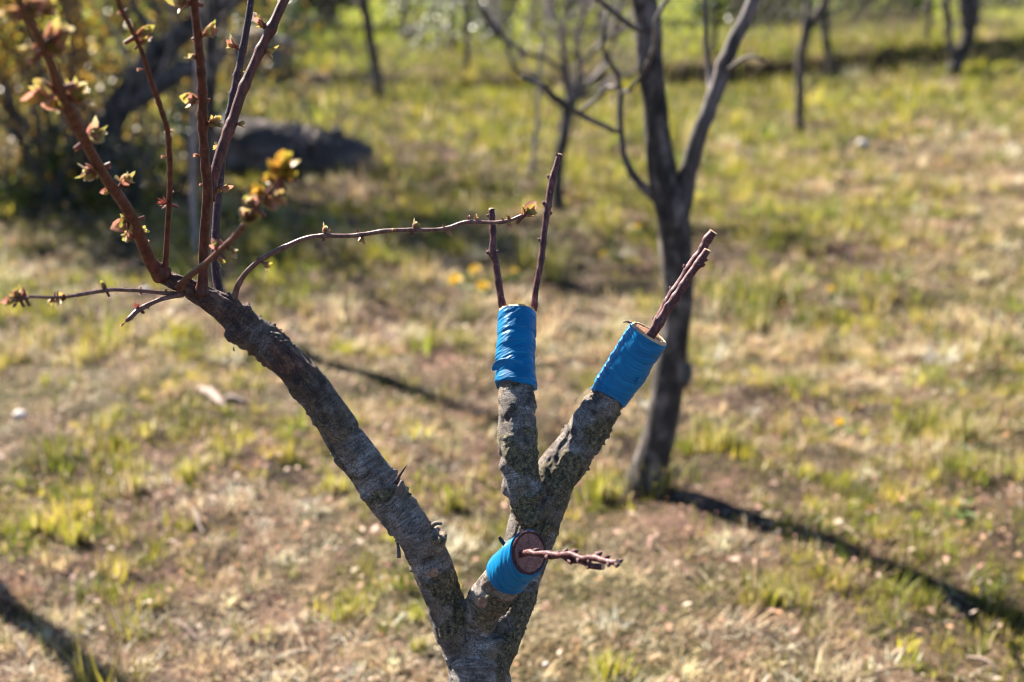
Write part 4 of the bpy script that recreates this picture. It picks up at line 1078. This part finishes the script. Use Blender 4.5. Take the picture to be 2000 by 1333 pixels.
# tree standing just outside the left edge, whose trunk shadow crosses the lower left corner
def left_tree():
    x0, y0 = -2.02, 4.00
    z0 = float(terr(x0, y0)[0])
    t = thing("shade_tree", (x0, y0, z0), "orchard tree just beyond the left edge casting the shadow in the lower left corner", "tree")
    b = Vector((x0, y0, z0))
    mk("trunk", *tube_arrays(Path([(b + Vector((0, 0, -0.05)), 0.08), (b + Vector((0.0, 0, 0.25)), 0.045), (b + Vector((-0.02, 0, 0.8)), 0.040), (b + Vector((-0.03, 0.02, 1.45)), 0.036)], 0.04), 12), MAT['bg_bark'], t)
    for e, r in ((Vector((0.02, 0.05, 2.5)), 0.033), (Vector((-0.45, 0.0, 2.3)), 0.032), (Vector((-0.20, -0.35, 2.1)), 0.026)):
        mk("branch", *tube_arrays(Path([(b + Vector((-0.03, 0.02, 1.35)), 0.036), (b + e * 0.75 + Vector((0, 0, .05)), r), (b + e, r * 0.6)], 0.04), 8), MAT['bg_bark'], t)
left_tree()

# ------------------------------------------------------------------ shrubs
def leaf_cloud(n, center, rad, cols, size, seed, blobs=9, shell=0.55):
    rg = np.random.default_rng(seed)
    c = np.array(center); rad = np.array(rad)
    bc = rg.normal(0, 0.42, (blobs, 3)); bc = np.clip(bc, -0.75, 0.75); br = rg.uniform(0.28, 0.52, blobs)
    k = rg.integers(0, blobs, n); d = rg.normal(0, 1, (n, 3)); d /= np.linalg.norm(d, axis=1)[:, None]
    r = br[k] * (shell + (1 - shell) * rg.random(n)) ** 0.8 * rg.choice([1, 1, 1, 1.25], n)
    p = c + (bc[k] + d * r[:, None]) * rad
    p[:, 2] = np.maximum(p[:, 2], terr(p[:, 0], p[:, 1]) + 0.02)
    a = rg.normal(0, 1, (n, 3)); a /= np.linalg.norm(a, axis=1)[:, None]
    s = np.cross(a, rg.normal(0, 1, (n, 3))); s /= np.linalg.norm(s, axis=1)[:, None]
    L = size * rg.uniform(0.6, 1.3, n)[:, None]; w = L * 0.30
    vs = np.stack([p - a * L * .5, p + s * w, p + a * L * .5, p - s * w], 1).reshape(-1, 3)
    kk = np.arange(n)[:, None] * 4
    f = (kk + np.array([[0, 1, 2, 3]]))
    cc = np.array(cols)[rg.integers(0, len(cols), n)] * rg.uniform(0.65, 1.3, (n, 1))
    col = np.repeat(np.concatenate([cc, np.ones((n, 1))], 1)[:, None, :], 4, 1).reshape(-1, 4)
    return vs, f, col, bc * rad + c

def shrub(name, base, size, n, cols, lsize, seed, label, cat="shrub", group=None, stems=6, stem_r=0.018, blossom=None, mat='bg_bark', lift=0.5, blobs=9):
    x, y = base; z = float(terr(x, y)[0])
    t = thing(name, (x, y, z), label, cat, group)
    rx, ry, rz = size
    v, f, c, bc = leaf_cloud(n, (x, y, z + rz * lift * 2), (rx, ry, rz), cols, lsize, seed, blobs)
    mk("foliage", v, f, MAT['foliage'], t, False, {"col": ('FLOAT_COLOR', c)})["kind"] = "stuff"
    rd = random.Random(seed)
    for k in range(stems):
        tip = Vector(bc[k % len(bc)]); b0 = Vector((x + rd.uniform(-.1, .1) * rx, y + rd.uniform(-.1, .1) * ry, z - 0.04))
        midp = b0.lerp(tip, 0.5) + Vector((rd.uniform(-.15, .15) * rx, rd.uniform(-.15, .15) * ry, 0.08 * rz))
        mk("stem", *tube_arrays(Path([(b0, stem_r), (midp, stem_r * 0.75), (tip, stem_r * 0.4)], 0.08), 6), MAT[mat], t)
    if blossom:
        bn, bs, bcols = blossom
        v, f, c, _ = leaf_cloud(bn, (x, y, z + rz * lift * 2), (rx * 1.05, ry * 1.05, rz * 1.05), bcols, bs, seed, blobs, 0.85)
        mk("blossom", v, f, MAT['petal'], t, False, {"col": ('FLOAT_COLOR', c)})["kind"] = "stuff"
    return t

OLIVE = [(0.42, 0.26, 0.03), (0.52, 0.31, 0.035), (0.24, 0.15, 0.035), (0.60, 0.37, 0.05), (0.14, 0.10, 0.035)]
DARKG = [(0.020, 0.045, 0.020), (0.035, 0.07, 0.025), (0.012, 0.03, 0.02), (0.06, 0.09, 0.02)]
MIDG = [(0.06, 0.11, 0.02), (0.10, 0.16, 0.025), (0.16, 0.20, 0.03), (0.04, 0.07, 0.02)]
WHITE = [(0.80, 0.78, 0.74), (0.85, 0.82, 0.76), (0.75, 0.68, 0.66)]

# left thicket
shrub("yellow_leaved_bush", (-2.85, 8.6), (0.95, 0.8, 1.5), 12000, OLIVE, 0.055, 5, "tall bush with yellowing leaves in the top left corner", stems=12, lift=0.46, blobs=20)
shrub("yellow_leaved_bush", (-2.3, 10.2), (1.0, 0.8, 1.5), 5600, OLIVE[:3] + DARKG[:2], 0.05, 6, "thinner olive bush right of the tall yellow bush behind the thin crooked shoot", stems=10, lift=0.5, blobs=18)
shrub("dark_bush", (-2.35, 8.1), (0.70, 0.45, 0.30), 2600, DARKG[1:2] + MIDG + [(0.16, 0.13, 0.05), (0.20, 0.15, 0.08)], 0.045, 7, "low dark bush under the leaning trunks on the left", stems=6, lift=0.42)
shrub("dark_bush", (-2.0, 9.2), (0.40, 0.35, 0.24), 1500, DARKG + MIDG[1:2], 0.04, 8, "small shadowed bush between the leaning trunks and the log", stems=5, lift=0.45)
bg_tree("leaning_tree", (205, 268), "dark leaning trunk slanting up to the right in the shaded thicket",
        [[(190, 330, 62), (205, 265, 58), (232, 212, 54), (265, 165, 50), (300, 118, 48), (345, 75, 44), (395, 40, 38), (450, 5, 32), (510, -40, 24)],
         [(236, 205, 46), (285, 182, 44), (330, 152, 40), (375, 130, 34), (430, 118, 26)],
         [(300, 115, 22), (290, 60, 18), (262, 10, 14), (250, -60, 10)]],
        'bg_bark', y=8.15, twigs=[(345, 75, (0.5, -0.1, 0.9), 0.7, 10, 2, 'bg_pale'), (285, 175, (0.6, -0.3, 0.5), 0.6, 10, 2, 'bg_pale'), (395, 40, (0.6, -0.2, 0.4), 0.6, 10, 2, 'bg_pale'),
                    (262, 165, (-0.3, -0.3, 1), 0.7, 10, 2, 'bg_pale'), (330, 148, (0.8, -0.3, 0.2), 0.5, 8, 2, 'bg_pale')])

def thicket_tree():
    x, y = -2.95, 9.6; z = float(terr(x, y)[0]); b = Vector((x, y, z))
    t = thing("olive_leaved_tree", (x, y, z), "olive-leaved tree in the left thicket whose crown spreads above the top left corner", "tree")
    mk("trunk", *tube_arrays(Path([(b + Vector((0, 0, -.05)), 0.10), (b + Vector((0.05, 0, 0.9)), 0.07), (b + Vector((0.0, -0.05, 2.0)), 0.05)], 0.06), 10), MAT['bg_bark'], t)
    for e in ((0.8, -0.2, 2.9), (-0.6, 0.2, 2.9), (0.25, 0.4, 3.1), (0.3, -0.6, 2.7)):
        mk("branch", *tube_arrays(Path([(b + Vector((0.02, -.02, 1.4)), 0.04), (b + Vector(e) * 0.75 + Vector((0, 0, .15)), 0.028), (b + Vector(e), 0.012)], 0.06), 7), MAT['bg_bark'], t)
    v, f, c, _ = leaf_cloud(6500, (x + 0.15, y - 0.1, z + 2.7), (1.35, 1.1, 0.75), OLIVE + MIDG, 0.055, 88, 16)
    mk("crown", v, f, MAT['foliage'], t, False, {"col": ('FLOAT_COLOR', c)})["kind"] = "stuff"
thicket_tree()

def brush_pile(cx, cy, spread, n, label, seed):
    rd = random.Random(seed); t = thing("brush_pile", (cx, cy, float(terr(cx, cy)[0])), label, "brush pile"); acc = []
    for k in range(n):
        p = Vector((cx + rd.uniform(-spread, spread), cy + rd.uniform(-.35, .35), 0)); p.z = float(terr(p.x, p.y)[0])
        grow(p, (rd.uniform(-1, 1), rd.uniform(-.6, .3), rd.uniform(0.15, 1.0)), rd.uniform(0.5, 1.0), rd.uniform(0.006, 0.014), 2, rd.randrange(10 ** 6), acc)
    o = mk("brushwood", *join(acc), MAT['bg_mid'], t); o["kind"] = "stuff"
brush_pile(-2.25, 8.0, 0.75, 34, "tangle of dead brushwood under the leaning trunk at the left", 71)
brush_pile(-1.35, 9.6, 0.45, 14, "smaller heap of dead twigs behind the fallen log", 73)

# row at the back of the meadow
back = [  # foot pixel, (rx, ry, rz), n, colours, leaf, name, label, blossom
    (640, 50, (0.75, 0.6, 0.55), 4200, DARKG, 0.09, "evergreen_shrub", "dark evergreen shrub at the top edge right of the upright shoots", None),
    (430, 62, (0.8, 0.6, 0.9), 3600, DARKG + MIDG, 0.09, "evergreen_shrub", "dark shrub behind the upright shoots at the top edge", None),
    (795, 78, (0.42, 0.35, 0.50), 700, MIDG, 0.07, "blossoming_shrub", "white blossoming shrub just right of the slim leaning trunk", (240, 0.075, WHITE)),
    (572, 52, (0.35, 0.35, 0.42), 500, MIDG, 0.07, "blossoming_shrub", "small white blossoming shrub beside the reddish leaning shoot", (170, 0.07, WHITE)),
    (872, 100, (0.35, 0.3, 0.48), 450, MIDG + [(0.2, 0.14, 0.06)], 0.06, "blossoming_shrub", "sparse white blossoming shrub beside the fence post", (190, 0.065, WHITE)),
    (960, 66, (0.55, 0.45, 0.50), 1900, DARKG + MIDG, 0.08, "green_shrub", "dark green shrub above the left scion", (16, 0.07, WHITE)),
    (1040, 55, (0.55, 0.5, 0.55), 1500, MIDG, 0.08, "green_shrub", "light green shrub above the small bare fruit tree", (90, 0.07, WHITE)),
    (1190, 50, (0.7, 0.5, 0.55), 2000, MIDG + DARKG[:2], 0.09, "green_shrub", "green shrub behind the forked tree's left branches", None),
    (1400, 50, (0.65, 0.5, 0.48), 2200, MIDG, 0.09, "green_shrub", "green shrub between the forked tree's two main stems", (14, 0.06, WHITE)),
    (1540, 40, (0.6, 0.5, 0.5), 2200, MIDG + DARKG[:1], 0.09, "green_shrub", "green shrub at the top edge left of the bending young tree", (6, 0.06, WHITE)),
    (1690, 30, (0.9, 0.6, 0.5), 3000, MIDG + DARKG[:2], 0.10, "green_shrub", "broad green shrub at the top edge right of the bending young tree", None),
    (1960, 12, (0.9, 0.6, 0.5), 2600, MIDG + DARKG[:2], 0.10, "green_shrub", "green shrub in the top right corner", None),
    (250, 70, (1.2, 0.8, 1.1), 3600, MIDG + OLIVE[:2], 0.10, "green_shrub", "green shrub far behind the yellow bush at the left", None)]
for k, (px, py, sz, n, cols, ls, nm, lb, bl) in enumerate(back):
    g = G(px, py + 8); sz = tuple(q * 1.25 for q in sz)
    shrub(nm, (g.x, g.y), sz, n, cols, ls, 200 + k, lb, group="shrubs beyond the meadow", stems=6, stem_r=0.022, blossom=bl, lift=0.48)
# trees behind the shrubs close the view above the frame
def far_tree(px, y, h, seed, label, cols):
    x = (px - 1000) / FPX * y; z = float(terr(x, y)[0])
    t = thing("distant_tree", (x, y, z), label, "tree", "trees behind the meadow")
    b = Vector((x, y, z))
    mk("trunk", *tube_arrays(Path([(b + Vector((0, 0, -.1)), 0.17), (b + Vector((0.05, 0, h * .3)), 0.13), (b + Vector((-0.05, 0, h * .75)), 0.06)], 0.2), 9), MAT['bg_bark'], t)
    v, f, c, _ = leaf_cloud(4200, (x, y, z + h * 0.6), (h * .36, h * .36, h * .42), cols, 0.16, seed, 14)
    mk("crown", v, f, MAT['foliage'], t, False, {"col": ('FLOAT_COLOR', c)})["kind"] = "stuff"
for k, (px, y, h, lb) in enumerate([(100, 31, 5.0, "distant tree at the far left"), (480, 33, 5.5, "distant tree behind the upright shoots"), (840, 32, 4.6, "distant tree above the blossoming shrubs"),
                                    (1200, 34, 5.2, "distant tree behind the forked orchard tree"), (1560, 33, 4.8, "distant tree behind the bending young tree"), (1900, 35, 5.4, "distant tree behind the twin-trunked tree")]):
    far_tree(px, y, h, 300 + k, lb + " above the meadow", MIDG + DARKG[:2])

# ------------------------------------------------------------------ fence on the bank
def fence():
    xs = [-4.2, -2.3, -0.42, 1.95, 4.3, 6.6, 8.8]
    t = thing("wire_fence", (0, 13.6, float(terr(0, 13.6)[0])), "old wire mesh fence on thin posts along the grassy bank", "fence")
    tops = []
    for k, x in enumerate(xs):
        y = float(bank_y(np.array(x))) + 0.35; z = float(terr(x, y)[0]); lean = random.uniform(-0.03, 0.03)
        pth = Path([(Vector((x, y, z - 0.1)), 0.032), (Vector((x + lean * .5, y, z + 0.6)), 0.030), (Vector((x + lean, y, z + 1.25)), 0.028)], 0.1)
        mk("post", *tube_arrays(pth, 8), MAT['bg_bark'], t)
        tops.append((x, y, z))
    for h in (0.15, 0.5, 0.85, 1.18):
        pth = Path([(Vector((x, y - 0.035, z + h)), 0.0022) for x, y, z in tops], 0.3)
        mk("wire", *tube_arrays(pth, 4), MAT['wire'], t)
    acc = []
    for a, c in zip(tops[:-1], tops[1:]):
        n = int((c[0] - a[0]) / 0.15)
        for k in range(-8, n):
            for sg in (1, -1):
                x0 = a[0] + (c[0] - a[0]) * k / n; x1 = x0 + 1.0
                if sg < 0: x0, x1 = x1, x0
                pts = []
                for f in np.linspace(0, 1, 5):
                    xx = x0 + (x1 - x0) * f
                    if xx < a[0] or xx > c[0]: continue
                    g = (xx - a[0]) / (c[0] - a[0])
                    pts.append((Vector((xx, a[1] + (c[1] - a[1]) * g - 0.03, a[2] + (c[2] - a[2]) * g + 0.15 + 1.03 * f)), 0.0075))
                if len(pts) >= 2: acc.append(tube_arrays(Path(pts, 0.5), 3, False, False))
    v, f = join(acc); o = mk("wire_mesh", v, f, MAT['wire'], t); o["kind"] = "stuff"
fence()

# ------------------------------------------------------------------ log, rock, stones, bits on the ground
def lump(name, center, size, mat, parent, seed, rough=0.35, nu=28, nv=16, rotz=0.0, power=1.0):
    vs, fs = [], []
    for i in range(nv + 1):
        ph = math.pi * i / nv
        for j in range(nu):
            th = 2 * math.pi * j / nu
            vs.append((math.sin(ph) * math.cos(th), math.sin(ph) * math.sin(th), math.cos(ph)))
    vs = np.array(vs)
    sq = np.sign(vs) * np.abs(vs) ** power
    rr = 1 + rough * (fbm(vs * 1.7 + seed * 3.1, 3, seed) - 0.5) * 2
    vs = sq * rr[:, None] * np.array(size)
    ca, sa = math.cos(rotz), math.sin(rotz)
    vs = np.stack([vs[:, 0] * ca - vs[:, 1] * sa, vs[:, 0] * sa + vs[:, 1] * ca, vs[:, 2]], 1) + np.array(center)
    for i in range(nv):
        for j in range(nu):
            fs.append((i * nu + j, (i + 1) * nu + j, (i + 1) * nu + (j + 1) % nu, i * nu + (j + 1) % nu))
    return mk(name, vs, fs, mat, parent)

def log():
    a = G(425, 345); y = a.y + 0.15
    t = thing("fallen_log", a + Vector((0, 0.15, 0)), "thick dark fallen log lying in the grass behind the upright shoots", "log")
    pts = [(395, 296, 112), (450, 288, 122), (510, 290, 114), (580, 296, 100), (640, 302, 92), (700, 312, 76), (726, 318, 60)]
    pth = vp(pts, y, 0.02, 0.02, 4)
    rm = lambda pa, th: 1 + 0.5 * (fbm(np.stack([np.repeat(pa.s * 5, len(th)), np.tile(np.cos(th) * 1.5, len(pa.s)), np.tile(np.sin(th) * 1.5, len(pa.s))], 1), 3, 15).reshape(len(pa.s), len(th)) - 0.5)
    o = mk("log_body", *tube_arrays(pth, 26, rmod=rm), MAT['log'], t)
    e = vp([(640, 300, 30), (655, 270, 26), (664, 252, 20)], y, 0.02)
    mk("branch_stub", *tube_arrays(e, 10), MAT['log'], t)
    disc("sawn_end", Vector(pth.p[-1]), Vector(pth.t[-1]), pth.r[-1] * 0.98, MAT['log'], t)
log()
g = G(500, 138)
rk = thing("grey_rock", g, "squat grey boulder far back behind the upright shoots", "rock")
lump("boulder", g + Vector((0, 0, 0.14)), (0.34, 0.26, 0.24), MAT['rock'], rk, 5, 0.3, power=0.8)

def stone(px, py, w, h, seed, label, mat='stone'):
    g = G(px, py); d = depth_of(g); r = w * d / FPX / 2
    o = lump("stone", Vector((0, 0, 0)), (r, r * 0.8, r * h), MAT[mat], None, seed, 0.35, 16, 10)
    o.location = g + Vector((0, 0, r * h * 0.35)); tag(o, label, "stone", "pale stones in the grass")
stone(40, 815, 28, 0.7, 3, "white round stone near the left edge of the grass")
stone(285, 572, 24, 0.6, 4, "small white stone in the grass below the thin left twig")
stone(1466, 1132, 15, 0.7, 5, "tiny white pebble right of the front stub's scions")
stone(1090, 1085, 13, 0.7, 6, "tiny white pebble hidden by the knobbly scions")
stone(1685, 285, 24, 0.7, 7, "pale yellowish stone far off on the right slope")
stone(1066, 1300, 13, 0.7, 8, "tiny pale pebble beside the foot of the trunk")
stone(205, 668, 16, 0.7, 9, "small white pebble in dry grass at the left")

def wood_piece(px0, py0, px1, py1, wpx, label, seed, name="bark_piece", h=0.008):
    wpx *= 0.75
    a, c = G(px0, py0), G(px1, py1); a.z += h; c.z += h
    m = a.lerp(c, 0.5); m.z += 0.012; r = wpx * depth_of(m) / FPX / 2
    t = thing(name, (m.x, m.y, m.z - h), label, "bark piece" if name == "bark_piece" else "twig")
    pth = Path([(a, r * 0.45), (a.lerp(c, 0.3) + Vector((0, 0, 0.008)), r), (m, r * 1.05), (c, r * 0.5)], 0.01, 0.006, seed)
    rm = lambda pa, th: (0.45 + 0.55 * np.abs(np.cos(th + 0.3)))[None, :] * np.ones((len(pa.s), 1))
    mk("curled_sheet" if name == "bark_piece" else "stick", *tube_arrays(pth, 10, rmod=rm), MAT['palewood'], t)
wood_piece(392, 762, 440, 800, 26, "pale pinkish curl of bark on the grass beside the left limb", 2)
wood_piece(425, 795, 480, 790, 24, "whitish bark piece lying across the pale curl beside the left limb", 3)
wood_piece(375, 1000, 400, 1050, 11, "pale bark strip on the ground below the left limb", 4)
wood_piece(20, 1255, 60, 1300, 10, "thin dry stick in the lower left corner", 5, "dry_stick")
wood_piece(335, 1215, 385, 1260, 9, "thin pale stick on bare soil at the lower left", 6, "dry_stick")
wood_piece(1620, 1020, 1690, 1075, 9, "pale dry stem across the ground above the long shadow", 7, "dry_stick")
wood_piece(1890, 1290, 1960, 1325, 12, "pale curled stem in the lower right corner", 8, "dry_stick")
wood_piece(165, 1195, 190, 1170, 10, "short white stem on the soil at the lower left", 9, "dry_stick")

# dandelions
YEL = [(0.80, 0.53, 0.008), (0.85, 0.62, 0.015), (0.75, 0.45, 0.006)]
def dandelion(px, py, wpx, seed, label):
    g = G(px, py + 14); d = depth_of(g); R_ = wpx * d / FPX / 2; rd = random.Random(seed)
    head = P(px, py, d)
    t = thing("dandelion", g, label, "flower", "dandelions in bloom")
    mk("stem", *tube_arrays(Path([(g, 0.0022), (g.lerp(head, 0.5) + Vector((0.004, 0, 0)), 0.002), (head, 0.0018)], 0.01), 6), MAT['grass'], t,
       attrs=None)
    vs, fs, cs = [], [], []
    nr = (-FWD * 0.6 + Vector((rd.uniform(-.3, .3), 0, 1))).normalized(); u = nr.orthogonal().normalized(); v = nr.cross(u)
    for ring, (f, up, n) in enumerate(((1.0, 0.15, 22), (0.75, 0.35, 18), (0.45, 0.5, 12))):
        for j in range(n):
            a = 2 * math.pi * (j + rd.random() * .4) / n; e = u * math.cos(a) + v * math.sin(a); s = nr.cross(e)
            o = len(vs); L = R_ * f * rd.uniform(0.85, 1.1)
            vs += [head + s * -R_ * .05, head + s * R_ * .05, head + e * L + nr * (R_ * up) + s * R_ * .11, head + e * L + nr * (R_ * up) - s * R_ * .11]
            fs.append((o, o + 1, o + 2, o + 3)); c = rd.choice(YEL); cs += [(*c, 1)] * 4
    mk("flower_head", [tuple(x) for x in vs], fs, MAT['petal'], t, False, {"col": ('FLOAT_COLOR', cs)})
    for j in range(6):
        a = j * 1.05 + rd.random(); e = Vector((math.cos(a), math.sin(a), 0.25)); s = Vector((-math.sin(a), math.cos(a), 0)); L = rd.uniform(0.06, 0.11)
        q = [g + s * -0.004, g + s * 0.004, g + e * L * .6 + s * 0.012, g + e * L + Vector((0, 0, -0.01)), g + e * L * .6 - s * 0.012]
        mk("leaf", [tuple(x) for x in q], [(0, 1, 2, 3, 4)], MAT['grass'], t, False, {"col": ('FLOAT_COLOR', [(0.09, 0.16, 0.02, 1)] * 5)})
for k, (px, py, w, lb) in enumerate([(890, 548, 30, "leftmost of three yellow dandelions beside the left scion"), (928, 528, 28, "topmost of three yellow dandelions beside the left scion"),
                                     (943, 560, 28, "lowest of three yellow dandelions, nearest the left scion"), (1004, 530, 16, "half-hidden dandelion between the two upright scions"),
                                     (1249, 441, 20, "lone dandelion just left of the forked tree trunk"), (1178, 497, 18, "small dandelion halfway between the long scion and the forked trunk"),
                                     (1640, 825, 19, "dandelion in dry grass right of the forked trunk's foot"), (1866, 985, 18, "dandelion above the long tree shadow at the right"),
                                     (1622, 565, 17, "small dandelion on the pale grass right of the thick scions"), (558, 514, 16, "dandelion just under the arching twig")]):
    dandelion(px, py, w, 400 + k, lb)

# grass tufts that stand out singly
def tuft(px, py, hpx, wpx, n, cols, label, seed):
    g = G(px, py); d = depth_of(g); H = hpx * d / FPX; Wd = wpx * d / FPX / 2
    rg = np.random.default_rng(seed); n = int(n * 0.6); r = np.minimum(np.abs(rg.normal(0, 0.5, n)), 1.0) * Wd; a = rg.random(n) * 6.28; r = r * (0.6 + 0.8 * noise3(np.stack([np.cos(a) * 1.7, np.sin(a) * 1.7, a * 0 + seed], 1)))
    x, y = g.x + r * np.cos(a), g.y + r * np.sin(a) * 0.8
    v, f, c = blade_mesh(x, y, H * rg.uniform(0.35, 1.15, n), rg.uniform(0.0025, 0.005, n) * (1 + d * 0.1), rg.uniform(0.05, 0.65, n), a + rg.normal(0, .8, n), pick(cols + STRAW[:2], n))
    o = mk("grass_tuft", v - np.array(g), f, MAT['grass'], None, False, {"col": ('FLOAT_COLOR', c)})
    o.location = g; tag(o, label, "grass tuft", "single green grass tufts")
TG = GREEN[:3]
for k, a in enumerate([(1285, 960, 75, 90, 260, FRESH + TG, "bright green grass tuft at the foot of the forked tree"), (1400, 880, 70, 100, 300, TG, "dark olive grass tuft right of the forked tree's foot"),
                       (1170, 975, 70, 90, 220, TG + FRESH, "green grass tuft between the right limb and the forked tree's foot"), (1085, 545, 90, 70, 200, TG, "tall green weeds behind the long upright scion"),
                       (1035, 530, 90, 40, 120, TG, "narrow upright weed between the two upright scions"), (1475, 640, 50, 60, 160, TG, "small dark tuft on the slope right of the forked trunk"),
                       (1880, 860, 70, 110, 300, TG, "broad dark green tuft near the right edge"), (1820, 830, 55, 70, 200, TG, "smaller dark tuft left of the broad tuft near the right edge"),
                       (70, 1045, 50, 70, 160, FRESH, "bright lime tuft near the lower left edge"), (150, 1060, 55, 50, 120, FRESH, "spiky lime tuft right of the one at the lower left edge"),
                       (370, 940, 55, 50, 140, FRESH, "lime tuft below the pale bark curl"), (270, 955, 40, 45, 110, FRESH, "yellow-green tuft left of the lime tuft under the bark curl"),
                       (880, 985, 45, 90, 160, TG + FRESH, "soft green weed patch right of the left limb"), (650, 960, 45, 70, 150, FRESH, "light green tuft just left of the left limb's knob"),
                       (1510, 1180, 55, 100, 240, FRESH + TG, "green tuft below the long tree shadow"), (1190, 1320, 60, 90, 220, FRESH, "yellow-green tuft at the bottom edge right of the trunk"),
                       (820, 1270, 40, 60, 120, TG, "small green tuft left of the trunk's foot"), (670, 1210, 50, 90, 200, FRESH + TG, "green tuft at the lower middle left of the trunk")]):
    tuft(*a, 500 + k)
